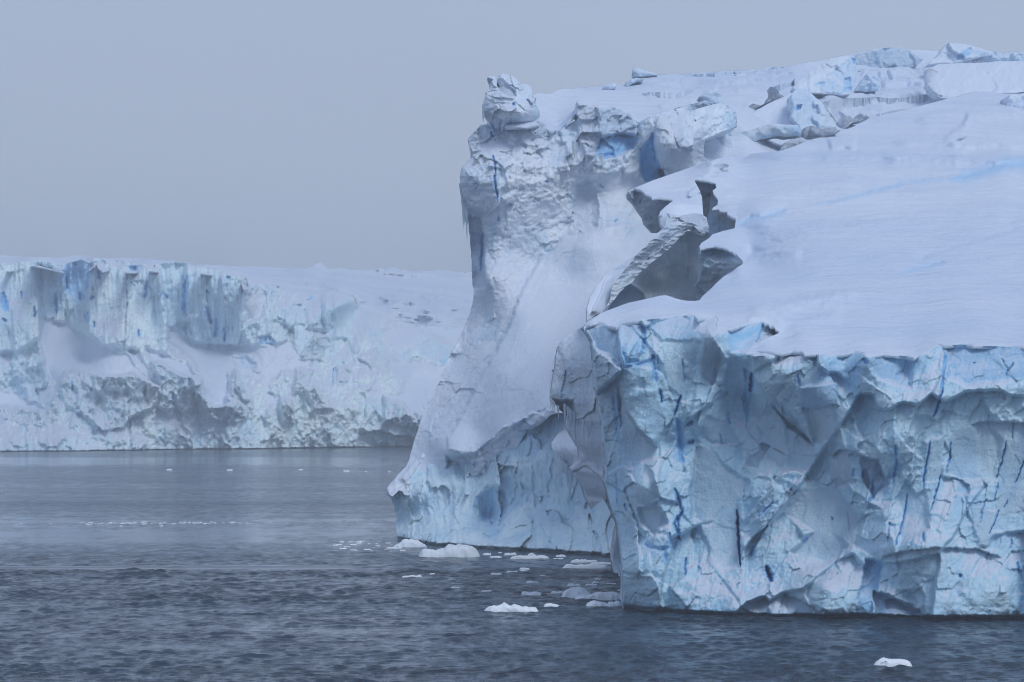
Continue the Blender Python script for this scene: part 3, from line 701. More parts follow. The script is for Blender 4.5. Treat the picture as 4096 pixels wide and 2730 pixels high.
# ---- the flank turned away to the left, hollow behind the front cliff; its shade is painted grey
fl_out = S('H', [(2,470),(12,400),(28,300),(38,225),(60,195),(90,168),(140,140),(180,115),(230,100),(330,120),(420,120),(430,500),(440,900),(450,1200),(430,1330),(370,1345),(314,1330),(306,1300),(304,1240),(318,1150),(330,1100),(315,1065),(296,1020),
    (262,960),(225,985),(195,1010),(175,960),(150,885),(118,845),(104,820),(150,780),(140,720),(100,660),(78,600),(84,562),(50,530),(24,498)])
p = Patch(fl_out, S('H', [(10,470,446),(40,300,448),(60,200,452),(150,135,450),(230,100,424),(200,300,425),(220,500,418),(120,560,441),(90,620,447),(150,800,440),(200,700,424),(280,900,412),(250,1000,424),(330,1100,415),(304,1240,465),(330,1320,458),(350,1200,420),
    (300,600,410),(420,400,402),(430,900,402),(430,1300,410),(120,420,440)]), step=.85, d0=425, edge=.5, seed=21)
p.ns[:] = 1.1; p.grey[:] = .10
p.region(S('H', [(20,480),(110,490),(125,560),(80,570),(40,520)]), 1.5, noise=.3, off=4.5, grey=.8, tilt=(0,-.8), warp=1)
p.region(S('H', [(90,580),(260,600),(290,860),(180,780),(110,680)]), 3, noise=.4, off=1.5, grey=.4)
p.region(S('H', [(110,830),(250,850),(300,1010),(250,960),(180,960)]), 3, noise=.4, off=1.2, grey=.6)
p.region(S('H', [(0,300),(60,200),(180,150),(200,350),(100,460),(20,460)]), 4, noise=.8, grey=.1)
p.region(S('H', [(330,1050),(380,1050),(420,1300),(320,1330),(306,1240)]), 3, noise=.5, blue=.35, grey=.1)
p.facet(5, 1.6, 1.8, seed=4, steep=1.3, bl=0); p.facet(1.8, .6, 1.3, seed=14, bl=0); p.crags(2.2, .8, 1.2, 5, 33, ridged=True, shear=-.3); p.crags(.8, .2, 1, 4, 43)
p.fold(S('H', [(70,470),(120,500),(150,590),(200,600)]), -2.5, 8); p.fold(S('H', [(100,830),(180,800),(250,870),(320,1000)]), -1.5, 8)
p.groove(S('H', [(210,300),(240,340)]), 1.2, .6, deep=.3, blue=.5); p.groove(S('H', [(270,340),(275,400)]), 1.2, .6, blue=.7, deep=.2)
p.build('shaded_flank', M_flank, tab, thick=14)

# ---- the scooped hollow and broken fins in the middle of the berg; grey paints in their shade
p = Patch(S('E', [(60,1150),(100,1128),(0,1190),(-2,1100),(20,1030),(60,955),(128,872),(220,800),(325,738),(352,738),(300,812),(215,915),(175,1050),(125,1140)]), S('E', [(0,1150,462),(60,955,470),(220,800,484),(330,740,494),(200,900,480),(140,1080,470)]), step=.9, edge=.4, seed=24)
p.ns[:] = .4; p.snow[:] = .8; p.facet(6, .8, 1.5, seed=5); p.crags(2, .5, 1.2, 4, 6, ridged=True); p.fold(S('E', [(20,1150),(80,1010),(130,900),(180,880)]), 2, 12)
p.region(S('E', [(128,872),(220,800),(325,738),(330,770),(250,850),(150,960),(120,930)]), 2, snow=.9, noise=.2)
p.build('snow_shoulder', M_tall, tab, thick=8)

hol = S('E', [(590,575),(700,540),(830,560),(880,600),(800,640),(790,700),(820,800),(800,900),(780,960),(800,1060),(640,1080),(540,1060),(300,1080),(110,1150),(150,1060),(270,900),(420,760)])
p = Patch(hol, S('E', [(700,560,509),(840,600,506),(800,700,511),(600,680,510),(450,760,505),(600,850,514),(500,900,511),(700,900,514),(790,900,508),(780,1040,510),(600,1050,515),(400,1000,511),(300,950,500),(200,1060,488),(120,1140,476)]), step=.9, d0=500, seed=25)
p.ns[:] = .45; p.grey[:] = 0
p.region(S('E', [(250,900),(310,930),(390,990),(405,1035),(110,1150),(150,1050),(190,930)]), 1.2, off=-4, noise=.6, grey=1, blue=.1, tilt=(.2,-.9), warp=1)
p.fold(S('E', [(680,620),(700,700),(695,800),(690,900)]), 1.5, 10)
p.facet(7, 1.6, 1.3, seed=6); p.crags(1.6, .8, 1, 5, 7)
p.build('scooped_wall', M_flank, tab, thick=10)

band = S('E', [(570,455),(600,465),(640,500),(690,500),(760,520),(812,560),(825,590),(800,600),(745,575),(715,568),(695,582),(655,602),(615,642),(565,692),(508,740),(440,795),(398,828),(350,876),(308,925),(262,955),(215,1005),(185,1050),(120,1105),(108,1130),(135,1080),(160,1040),(166,990),(188,912),(235,870),(262,830),(290,800),(330,738),(370,700),(410,670),(436,636),(490,600),(520,570),(545,520),(548,490),(580,470)])
p = Patch(band, S('E', [(570,455,505),(560,560,499),(440,640,490),(330,740,484),(190,910,472),(130,1100,464),(600,600,503),(690,550,507),(480,710,496),(380,790,489),(250,920,478),(820,585,507),(700,500,507)]), step=.8, d0=490, edge=.5, seed=26)
p.grey[:] = .0; p.ns[:] = 1
p.crags(2.0, 1.8, .4, 5, 8, ridged=True, shear=1.2); p.facet(1.6, .5, .7, seed=7, shear=.8)
p.fold(S('E', [(812,590),(700,552),(600,612),(490,700),(330,840),(200,960)]), -1.6, 5)
p.build('ruffled_ledge', M_flank, tab, thick=3)

p = Patch(S('E', [(650,460),(700,450),(750,440),(800,450),(830,470),(850,560),(830,600),(780,570),(740,530),(690,510),(640,480)]), S('E', [(650,460,511),(750,445,512),(820,470,510),(840,590,507),(700,510,508),(780,560,506)]), step=.8, edge=.3, seed=27)
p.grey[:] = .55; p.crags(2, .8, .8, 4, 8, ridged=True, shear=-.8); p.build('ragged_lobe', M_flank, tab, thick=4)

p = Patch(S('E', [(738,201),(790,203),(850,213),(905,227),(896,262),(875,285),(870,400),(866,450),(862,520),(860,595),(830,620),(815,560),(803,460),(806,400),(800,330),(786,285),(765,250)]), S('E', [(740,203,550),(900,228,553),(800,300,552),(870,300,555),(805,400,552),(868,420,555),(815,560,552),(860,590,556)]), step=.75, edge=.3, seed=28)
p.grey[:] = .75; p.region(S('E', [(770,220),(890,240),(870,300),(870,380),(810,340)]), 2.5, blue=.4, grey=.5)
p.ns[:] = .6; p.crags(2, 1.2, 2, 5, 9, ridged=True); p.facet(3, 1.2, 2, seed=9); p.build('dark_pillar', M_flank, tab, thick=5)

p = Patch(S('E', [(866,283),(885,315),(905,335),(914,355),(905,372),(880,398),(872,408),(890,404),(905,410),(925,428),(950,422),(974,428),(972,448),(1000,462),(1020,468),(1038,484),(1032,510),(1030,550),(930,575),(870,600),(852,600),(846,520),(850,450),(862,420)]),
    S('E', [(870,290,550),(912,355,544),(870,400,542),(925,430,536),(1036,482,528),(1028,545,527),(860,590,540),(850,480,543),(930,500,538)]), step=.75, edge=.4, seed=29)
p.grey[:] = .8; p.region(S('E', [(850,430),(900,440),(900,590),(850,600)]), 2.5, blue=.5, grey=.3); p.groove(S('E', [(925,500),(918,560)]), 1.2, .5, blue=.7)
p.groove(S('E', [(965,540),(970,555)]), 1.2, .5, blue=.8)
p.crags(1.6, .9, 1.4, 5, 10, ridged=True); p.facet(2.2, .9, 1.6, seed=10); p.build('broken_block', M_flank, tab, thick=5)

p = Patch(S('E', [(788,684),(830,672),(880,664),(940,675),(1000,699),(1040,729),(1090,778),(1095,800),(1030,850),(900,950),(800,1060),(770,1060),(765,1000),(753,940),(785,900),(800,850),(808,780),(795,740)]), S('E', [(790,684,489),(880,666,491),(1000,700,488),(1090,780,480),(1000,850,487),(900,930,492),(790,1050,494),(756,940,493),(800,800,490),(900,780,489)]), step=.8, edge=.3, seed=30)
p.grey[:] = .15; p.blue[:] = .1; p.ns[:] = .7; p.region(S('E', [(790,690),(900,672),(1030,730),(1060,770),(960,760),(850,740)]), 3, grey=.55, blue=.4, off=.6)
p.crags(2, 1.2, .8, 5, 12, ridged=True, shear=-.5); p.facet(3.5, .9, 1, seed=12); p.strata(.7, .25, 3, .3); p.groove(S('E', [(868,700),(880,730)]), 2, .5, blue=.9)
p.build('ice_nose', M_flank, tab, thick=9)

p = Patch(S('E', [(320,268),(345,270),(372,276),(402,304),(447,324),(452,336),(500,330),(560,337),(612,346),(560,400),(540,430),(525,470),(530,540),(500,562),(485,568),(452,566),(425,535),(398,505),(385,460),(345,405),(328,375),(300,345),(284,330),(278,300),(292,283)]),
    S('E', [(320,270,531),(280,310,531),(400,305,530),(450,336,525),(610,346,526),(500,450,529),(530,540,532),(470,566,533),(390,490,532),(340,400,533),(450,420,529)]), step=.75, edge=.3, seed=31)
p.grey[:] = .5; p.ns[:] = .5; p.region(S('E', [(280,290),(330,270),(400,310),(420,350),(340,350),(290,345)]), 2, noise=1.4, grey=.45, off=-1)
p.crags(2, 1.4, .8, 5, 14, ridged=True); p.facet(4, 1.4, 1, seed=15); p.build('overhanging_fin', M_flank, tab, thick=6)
# fluted snow saddle below the fin
p = Patch(S('E', [(500,450),(520,420),(560,390),(640,380),(800,380),(810,480),(700,470),(580,470),(548,500),(530,545),(510,520)]), S('E', [(500,450,513),(560,400,514),(700,400,516),(805,430,516),(580,470,511),(530,540,511)]), step=.8, seed=32)
p.snow[:] = .7; p.ns[:] = .4; p.crags(2, .5, 1, 4, 15); p.build('snow_saddle', M_tall, tab, thick=5)

# ================================================================ the tall iceberg behind
tall = empty('tall_iceberg', (-10, 560, 0), 'tall frosted iceberg with a knobbly pinnacle and long snow slope behind the near berg', 'iceberg')

# ---- snowfield running up and back from the cliff top
sf_out = S('C', [(690,300),(662,232),(700,209),(760,216),(800,212),(850,186),(925,180),(990,176),(1080,166),(1160,156),(1240,150),(1300,160),(1330,140),(1370,96),(1440,98),(1530,84),(1640,78),(1784,80)]) \
    + S('D', [(300,216),(450,205),(560,198),(680,194),(780,190),(830,176),(900,172),(960,166),(1050,150),(1150,134),(1270,108),(1370,88),(1490,68),(1560,62),(1620,66),(1740,72),(1860,76),(1900,80),(2100,90),(2220,96),(2300,82),(2353,84),(2600,74),(2950,80),(2950,330),(2353,330),(1900,400),(1500,500),(1270,590),(1060,650),(900,700),(600,740),(300,840),(380,760),(440,700),(470,600),(560,560),(660,530),(655,455),(600,400)]) \
    + S('C', [(1700,345),(1600,372),(1540,392),(1450,412),(1400,425),(1250,360),(1060,330),(975,345),(900,425),(850,455),(795,480),(720,425),(620,445),(470,445),(600,330)])
def sf_plane(x, y):
    return 34.0 / np.maximum(.1395 - (HORY - np.asarray(y, float)) / F + (np.asarray(x, float) - 500) * .000012, .03)
sc = S('C', [(470,440,596),(700,400,602),(850,455,604),(970,345,610),(1250,360,612),(1400,420,606),(1560,700,598),(660,250,640),(800,300,640),(1000,240,700),(1000,180,800),(1240,150,820),(1400,110,840),(1400,250,720),(1600,350,640),(1700,250,740),(1780,90,880)]) \
    + S('D', [(300,700,622),(600,720,630),(900,680,648),(1060,640,668),(1270,570,700),(1500,480,730),(1900,385,790),(2353,310,840),(2900,300,850),(450,215,880),(800,190,900),(1150,140,920),(1500,70,940),(1900,80,960),(2353,86,960),(2900,80,960),
        (600,450,655),(400,480,640),(800,250,840),(700,480,665),(1000,200,860),(1200,380,760),(1400,400,790),(1500,300,850),(1700,330,840),(1750,200,900),(1400,160,900)])
sf = rbf(sc)
p = Patch(sf_out, sf, step=1.0, d0=750, seed=40)
p.D += fbm(p.X / 36, p.Y / 7, 4, 45) * 9 * sm(600, 760, p.D)
p.snow[:] = 1
for pts, a, rc in (([(120,330),(180,316),(260,330)], 8, 5), ([(300,250),(420,232),(600,240),(800,250)], 12, 6), ([(560,270),(430,290),(300,330)], 8, 6), ([(900,220),(760,225),(620,235)], 10, 6), ([(1800,262),(1700,240),(1540,242),(1490,280)], 14, 6),
                   ([(1700,330),(1400,322),(1150,345)], 10, 6), ([(1790,300),(1600,318),(1300,318)], 8, 6), ([(1700,178),(1600,176),(1480,215)], 10, 6), ([(1100,140),(900,190),(700,212)], 9, 7), ([(1165,386),(1250,362),(1340,360),(1480,352),(1560,362)], 12, 8), ([(820,200),(950,188),(1100,204),(1200,218)], 9, 4), ([(1380,196),(1470,192),(1570,184),(1720,182)], 11, 5),
                   ([(1130,332),(1250,320),(1400,318),(1600,310),(1720,300),(1785,275)], 12, 6), ([(1230,445),(1300,452),(1420,430),(1480,415)], 8, 5), ([(0,300),(90,280),(200,262),(330,255)], 9, 5), ([(640,300),(760,282),(850,285)], 9, 5), ([(190,400),(300,360),(420,345)], 9, 6),
                   ([(690,390),(740,372),(840,350)], 9, 5), ([(1500,270),(1600,250),(1700,252),(1780,262)], 10, 5), ([(1380,262),(1440,250),(1500,255)], 9, 4), ([(60,250),(200,236),(330,240),(420,226)], 8, 4), ([(820,420),(900,395),(960,380)], 6, 5), ([(520,250),(640,246),(760,215)], 8, 4)):
    p.fold(S('D', pts if pts[0][0] < pts[-1][0] or a < 0 else pts[::-1]), a * 1.5, rc, 1.4)
p.region(S('D', [(1165,386),(1250,362),(1340,360),(1480,352),(1500,360),(1420,395),(1330,410),(1290,425),(1280,520),(1230,460)]), 2, off=0, grey=.5, tilt=(0,-1.2))
p.groove(S('D', [(1620,350),(1635,342)]), .8, 2, blue=.6); p.groove(S('D', [(930,420),(950,428)]), .8, 2, blue=.5)
p.region(S('D', [(450,212),(560,200),(690,198),(680,208),(480,222)]), 1.2, blue=.12)
p.no_overhang(.6)
p.build('snow_field', M_farsnow, tall, thick=.6, down=True)

# ---- the cliff and the slope beneath it
cl = S('C', [(432,398),(470,442),(520,438),(560,446),(610,425),(660,398),(700,388),(760,440),(792,470),(800,495),(850,470),(880,452),(930,425),(975,400),(985,372),(962,345),(960,300),(966,266),(1000,290),(1060,298),(1140,300),(1230,302),(1300,320),(1340,348),(1365,390),(1392,412),(1410,412),(1450,392),(1480,376),(1540,372),(1600,345),(1650,325),(1740,315),(1784,330)]) \
    + S('D', [(560,385),(650,440),(660,520),(560,560),(470,600),(460,700),(520,760)]) + [(775,205),(800,300),(800,566),(640,566),(614,470),(606,432)] \
    + S('G', [(1300,262),(1230,262),(1195,238),(1150,238),(1110,252),(1060,290),(1010,330),(960,350),(930,390),(900,440),(860,500),(820,560),(780,606),(740,655),(700,690),(665,730),(640,760),(600,742),(570,756),(556,720),(540,690),(500,660),(470,600),(450,612),
      (420,628),(372,672),(330,688),(270,720),(205,760),(185,752),(172,735),(150,722),(110,765),(90,752),(76,735),(72,712),(90,688),(140,630),(195,570),(215,520),(235,440),(270,340),(300,240),(340,170),(370,130),(410,30),(440,-50),(490,-170)]) \
    + S('F', [(1070,745),(1086,700),(1088,680),(1085,620)]) + S('C', [(244,1568),(241,1450),(235,1350),(226,1250),(218,1150),(212,1080),(205,1060),(190,1000),(178,950),(165,870),(158,845),(156,790),(165,735),(200,700),(245,652),(238,610),(222,570),(208,530),(240,500),(300,435),(345,430),(372,412),(400,440)])
wt = lambda x, y: float(dwater(y))
cc = S('C', [(470,442,600),(700,392,600),(792,470,603),(966,266,604),(1230,302,606),(1390,412,606),(1540,372,602),(1760,320,612),(245,655,597),(160,800,596),(208,530,602),(345,430,603),(420,800,591),(420,1100,594),(215,1080,602),(240,1500,600),(340,1500,592),
    (600,700,594),(800,900,598),(900,1150,600),(640,1400,598),(1000,700,598),(1200,750,600),(1100,1000,602),(1300,1000,602),(1450,650,606),(1650,600,598)]) \
    + S('E', [(300,300,606),(0,300,603),(0,700,594),(200,700,594),(300,900,590),(400,400,606)]) + S('D', [(560,385,622),(440,700,616),(300,800,612)]) \
    + S('F', [(1088,690,598),(1050,830,592),(990,930,587),(940,1040,580),(893,1118,570.5),(935,1135,568),(1030,1065,569),(1035,1045,566),(1150,1000,559),(1230,945,552),(1280,930,545),(1290,960,543),(1150,850,572),(1200,720,584),(1300,650,594),(1350,740,580),(1300,820,566),(1400,600,593),(1100,1000,568),(1060,950,575),
      (1080,1120,560),(1100,1080,561),(1180,1040,555),(1130,750,590)]) + [(760,230,604),(790,320,600),(720,320,598),(790,560,575),(650,560,570),(700,450,580),(640,470,568),(600,440,556)]
p = Patch(cl, rbf(cc), step=.9, d0=590, edge=.6, seed=51)
p.grey[:] = .12; p.ns[:] = 1
RC = lambda pts, **k: p.region(S('C', pts), **k)
RF = lambda pts, **k: p.region(S('F', pts), **k)
# the smooth slope of blown snow
RF([(1300,545),(1400,515),(1500,520),(1560,560),(1500,620),(1400,720),(1340,755),(1280,810),(1262,900),(1275,930),(1215,958),(1140,1012),(1060,1035),(1030,1035),(1030,1010),(1090,900),(1130,830),(1175,740),(1190,690),(1215,640),(1250,590)], feather=2, noise=.10, snow=.6, off=-2.0, grey=.08)
RF([(940,1125),(1028,1060),(1028,1000),(990,1010),(960,1060)], feather=1.5, noise=.08, snow=.8, off=-.6)
RF([(1085,560),(1110,540),(1200,560),(1250,590),(1190,690),(1175,740),(1090,900),(1030,1000),(940,1060),(900,1110),(985,930),(1060,770),(1086,690)], feather=6, noise=.35, snow=.25, grey=.2)
RC([(165,735),(245,655),(330,640),(420,720),(430,980),(340,1060),(230,1020),(180,950),(157,840)], feather=2.5, off=-2.2, noise=.9, warp=1)
RC([(225,1060),(300,1080),(320,1200),(330,1568),(245,1568),(235,1350)], feather=2, noise=.35, off=3.0, grey=.55, tilt=(.9,0))  # left plane turned away, its shade painted grey
RC([(210,525),(300,435),(345,430),(400,450),(380,520),(300,640),(240,650)], feather=1.5, noise=1.3, grey=.5, tilt=(.4,-.2))
RC([(440,440),(700,395),(790,470),(800,560),(700,620),(600,560),(500,520)], feather=2, noise=1.1, grey=.35, off=-.8)
RC([(580,440),(700,392),(790,465),(790,540),(700,520),(620,500)], feather=1.5, noise=.9, grey=.6, off=-1.0, warp=1)
RC([(965,266),(1060,300),(1130,320),(1140,480),(1090,660),(1030,640),(985,520),(970,400)], feather=1.5, noise=1.2, off=-2.0, grey=.6, warp=1)
RC([(1120,320),(1230,302),(1330,345),(1390,430),(1390,510),(1250,500),(1140,520)], feather=1.5, noise=.9, off=-2.8, grey=.55, blue=.15, warp=1)
RC([(1030,640),(1110,630),(1110,680),(1050,755),(1030,750)], feather=1, noise=.3, off=-2.5, grey=.7, warp=.5)
RC([(1120,540),(1240,505),(1390,520),(1370,590),(1250,650),(1150,665),(1110,640)], feather=2, noise=.5, off=1.3, blue=.75)
RC([(1130,640),(1230,635),(1240,660),(1130,672)], feather=1.5, blue=.9, off=1)
RC([(790,560),(890,560),(900,700),(800,720)], feather=2, noise=.4, grey=.45, off=.6)
RC([(1410,600),(1500,500),(1515,640),(1585,790),(1450,830),(1410,760)], feather=1.6, noise=.25, off=1.4, blue=.95, warp=1)
RC([(1535,740),(1575,740),(1580,785),(1545,785)], feather=1, noise=.2, off=1.5, deep=.9, warp=.3)
RC([(1410,410),(1480,380),(1510,440),(1480,540),(1430,640),(1400,760),(1310,800),(1300,650),(1390,560)], feather=1.8, noise=.7, off=-1.5, grey=.1)
RC([(1520,380),(1784,320),(1784,760),(1590,800),(1515,640),(1510,540)], feather=1.5, noise=.75, off=-1.5, grey=.4)
RC([(980,850),(1050,800),(1120,900),(1130,1150),(1040,1170),(950,1150),(950,980)], feather=2.5, noise=.3, off=1.0, grey=.4)
RC([(1050,800),(1300,780),(1600,900),(1500,1100),(1250,1250),(1130,1160),(1120,900)], feather=4, noise=.3, snow=.2)
RC([(340,1060),(430,980),(900,1000),(900,1180),(700,1350),(580,1568),(340,1568)], feather=6, noise=.55)
p.ns *= 1 - .35 * sm(430, 300, p.Y) * 0
p.facet(6.5, 1.3, 1.3, seed=53, steep=1.3, bl=0)
p.facet(2.6, .6, 1.1, seed=54, steep=1.4, bl=0)
p.crags(3.6, .95, .8, 5, 55, ridged=True, shear=.4)
p.crags(1.2, .35, .8, 4, 56, ridged=True)
p.D -= fbm(p.u / 2.4 + p.v / 5, p.v / 9, 4, 57) * .45 * (1 - .6 * p.snow)
FC = lambda pts, a, r, s=.8: p.fold(S('C', pts), a, r, s)
FG = lambda pts, a, r, s=.8: p.fold(S('G', pts), a, r, s)
FC([(430,960),(360,1020),(325,1080),(318,1200),(325,1400),(330,1568)], -1.6, 7)
FC([(1390,510),(1320,525),(1240,500),(1140,545),(1110,640),(1030,640)], -1.5, 6)
FC([(1100,820),(1120,900),(1135,1000),(1130,1150)], 1.5, 9)
FG([(1110,200),(1030,225),(930,272),(862,292),(790,352),(700,432),(640,478),(560,500),(455,515)], 1.2, 9, 1.2)
FG([(450,515),(446,620),(440,680)], 1.2, 8)
FG([(315,500),(255,590),(200,700)], 1.0, 6)
p.region(S('G', [(455,515),(560,500),(640,478),(700,432),(790,352),(862,292),(930,272),(1110,200),(1200,235),(1230,262),(1060,290),(960,350),(860,500),(740,655),(640,760),(560,740),(470,620)]), 1.5, noise=1.5, snow=0, grey=.35, off=0, tilt=(0,-.8), warp=2.5)
p.groove(S('C', [(378,640),(400,700),(405,745),(400,830),(410,900),(420,980)]), 1.0, 1.4, blue=.9, deep=.8)
p.groove(S('C', [(318,1180),(310,1300),(300,1460)]), .9, 1, blue=.75, deep=.2); p.groove(S('C', [(425,1060),(428,1110)]), .8, .8, blue=.7)
p.groove(S('C', [(1240,490),(1245,520)]), 1.6, 1, blue=.9, deep=.3); p.groove(S('C', [(1495,480),(1500,560),(1520,700)]), 1.2, 1, blue=.9, deep=.3)
p.groove(S('C', [(740,835),(775,828)]), .8, .5, blue=.6); p.groove(S('C', [(1230,1110),(1260,1095)]), .8, .4, blue=.5); p.groove(S('C', [(370,480),(392,520)]), 1.6, .8, blue=.9, deep=.2)
p.groove(S('C', [(1130,850),(1160,880)]), .9, .4, blue=.5); p.groove(S('C', [(400,530),(405,550)]), 1.6, .6, blue=.7)
p.region(S('C', [(170,750),(240,740),(300,800),(260,900),(190,840)]), 4, blue=.18); p.region(S('C', [(760,640),(880,640),(860,700),(780,710)]), 4, blue=.22)
p.bluenoise(7, .22, 1, 58, .2, .7)
p.build('frosted_cliff', M_tall, tall, thick=16)

# ---- the wall that drops from the slope's lip into the sea
wo_ = S('G', [(60,740),(100,690),(200,640),(300,580),(460,480),(640,420),(850,260),(1000,180),(1240,150),(1300,300),(1500,600),(1700,900),(1700,1300),(1500,1260),(1400,1240),(1200,1210),(900,1180),(600,1130),(330,1110),(200,1080),(140,1060),(142,1028),(132,970),(136,900),(120,820),(100,775),(82,758)])
cc = [(x, y, float(dwater(y))) for x, y in S('G', [(140,1035),(250,1052),(340,1068),(450,1075),(650,1088),(800,1098),(1000,1108),(1200,1120),(1350,1130),(1490,1140),(1650,1160)])]
cc += [(x, y + 12, d) for x, y, d in cc]
cc += S('G', [(80,745,572.5),(120,800,572.5),(200,780,569.5),(300,720,567.5),(450,640,565.5),(600,760,562),(740,680,559.5),(820,600,557),(960,400,551),(1180,270,546),(140,900,572.5),(250,900,568.5),(450,850,563),(600,900,557),(700,900,561),(800,850,556),(900,700,554),(1000,850,548),(1100,600,545),(1200,900,539),(1350,800,535),(1350,1000,529),
   (1500,900,517),(1650,900,505),(1100,400,548),(1250,500,538),(650,600,566),(460,480,572),(850,260,570),(1240,150,560),(300,580,575)])
p = Patch(wo_, rbf(cc), step=.9, d0=550, seed=61)
p.ns[:] = .8; p.blue[:] = .06
p.facet(6, 2.2, 2.4, seed=63, steep=1.4, bl=0); p.facet(2.4, 1.0, 2.2, seed=64, steep=1.4, bl=0); p.crags(3.0, 1.5, 3.0, 5, 65, ridged=True); p.crags(1.0, .35, 2, 4, 66, ridged=True)
p.region(S('G', [(650,760),(740,700),(820,760),(850,830),(790,980),(760,1060),(690,1020),(650,900)]), 3, off=2.5, noise=.6, blue=.35)
p.region(S('G', [(760,640),(850,640),(1000,720),(960,800),(860,840),(800,760)]), 3, off=1.2, blue=.25)
p.region(S('G', [(1000,480),(1110,440),(1300,640),(1340,860),(1300,1080),(1080,1080),(1060,800),(990,620)]), 5, off=-1.0, blue=.12)
p.region(S('G', [(230,740),(440,700),(520,760),(520,860),(380,900),(260,880)]), 4, blue=.22)
p.region(S('G', [(780,420),(1000,320),(1180,270),(1150,350),(1000,520),(900,520)]), 4, blue=.3, off=1)
p.fold(S('G', [(200,760),(215,850),(250,920),(240,1000),(270,1050)]), 1.4, 7); p.fold(S('G', [(640,800),(650,900),(690,1020),(720,1090)]), -1.4, 7)
p.fold(S('G', [(980,540),(990,700),(1010,850)]), 1.0, 7); p.fold(S('G', [(1340,860),(1370,1000),(1365,1120)]), 1.2, 8)
p.groove(S('G', [(930,740),(900,800)]), 1, .4, blue=.4); p.groove(S('G', [(800,820),(795,900)]), 1.4, .5, blue=.5)
p.bluenoise(5, .4, 3, 67, .0, .6)
wy = np.interp(p.X, [q[0] for q in cc[:11]], [q[1] for q in cc[:11]])
p.D += 3.2 * sm(-2.6, 1.0, p.Y - wy + 1.2 + fbm(p.X / 12, p.X * 0, 3, 7) * 1.8)
p.build('sea_wall', M_base, tall, thick=14)

# ---- snowy bracket with icicles at the right of the wall
p = Patch(S('G', [(1106,432),(1125,400),(1150,365),(1175,335),(1197,313),(1215,350),(1238,385),(1252,430),(1290,470),(1330,540),(1345,640),(1330,700),(1270,640),(1235,600),(1230,640),(1190,600),(1170,620),(1155,540),(1130,500),(1112,462)]),
    S('G', [(1106,432,537),(1150,400,538),(1197,315,545),(1240,400,534),(1210,430,532),(1160,470,533),(1150,540,534),(1230,600,532),(1330,560,526),(1330,690,526)]), step=.8, edge=.3, seed=68)
p.region(S('G', [(1106,432),(1150,365),(1197,313),(1238,388),(1225,412),(1190,400),(1150,425)]), 1.2, snow=1, noise=.2, warp=.5)
p.grey[:] = .4; p.facet(2.5, .6, 2, seed=69); p.crags(1.5, .4, 1.5, 4, 69, ridged=True); p.build('snow_bracket', M_tall, tall, thick=5)

# ---- the pinnacle
pn = S('C', [(346,108),(360,95),(376,90),(396,96),(405,108),(410,130),(416,160),(425,185),(433,178),(428,155),(415,135),(413,112),(425,88),(450,73),(480,80),(520,91),(548,112),(560,130),(585,146),(612,147),(640,158),(655,175),(660,200),(656,230),(668,262),(690,300),(708,330),(714,360),(700,392),(668,425),(620,455),(565,478),(500,480),
    (455,475),(440,480),(400,500),(385,490),(372,440),(345,425),(346,390),(330,368),(316,340),(310,300),(322,270),(330,240),(338,215),(332,208),(352,195),(362,185),(360,160),(366,150),(356,130)])
p = Patch(pn, S('C', [(350,110,598),(400,150,598),(350,200,597),(312,300,597),(345,420,597),(430,400,594),(500,300,592),(450,220,594),(560,250,593),(650,200,600),(700,350,598),(560,470,600),(640,440,600),(500,470,600),(440,480,595),(470,90,598),(540,130,597),(600,160,599),(620,380,593),(500,380,592)]), step=.6, d0=595, edge=.25, seed=71)
p.snow[:] = .15
RC2 = lambda pts, **k: p.region(S('C', pts), **k)
RC2([(415,115),(450,120),(500,160),(545,195),(550,232),(500,238),(430,200)], feather=1.2, off=1.5, grey=.8, noise=.3, tilt=(.3,-.6), warp=.5)  # underside of the knob, shade put into the grey
RC2([(425,205),(480,235),(550,235),(530,255),(440,240)], feather=1, off=-.5, snow=.4, warp=.5)
RC2([(560,150),(612,150),(625,200),(600,235),(570,215)], feather=1.2, off=.8, grey=.3, blue=.15, warp=.5)
RC2([(320,340),(350,340),(400,370),(450,400),(440,480),(400,500),(370,430),(340,390)], feather=1.2, off=1.6, grey=.8, noise=.4, tilt=(.3,-.5), warp=.5)
RC2([(346,108),(372,120),(372,150),(360,180)], feather=.8, off=.8, grey=.7, warp=.3)
p.region(S('C', [(640,150),(664,175),(664,240),(716,340),(700,390),(650,370),(625,290),(600,240),(640,200)]), 2, blue=.16)
p.blob(*S('C', [(530,292)])[0], 1.6, 1.6, -1.5, blue=1.0); p.groove(S('C', [(388,440),(394,490)]), 1.2, .6, blue=.9, deep=.1); p.groove(S('C', [(405,500),(408,460)]), 1, .4, blue=.5)
p.groove(S('C', [(340,205),(400,198),(430,200)]), .8, .7); p.groove(S('C', [(345,232),(400,250),(450,262)]), .8, .4); p.groove(S('C', [(340,262),(400,285),(480,282)]), .8, .4)
p.facet(3.2, 1.1, 1, seed=72, steep=1.4, bl=0, warp=.15); p.facet(1.3, .35, 1, seed=75, steep=1.3, bl=0); p.crags(2.2, .5, .5, 4, 73); p.crags(.8, .15, 1, 4, 74, ridged=True)
dd, _, _ = seg_dist(p.X, p.Y, p.out, True); p.D += 1.2 * np.exp(-(dd / 1.6)) * sm(151, 140, p.Y)
pin = p.build('ice_pinnacle', M_tall, tall, thick=7)

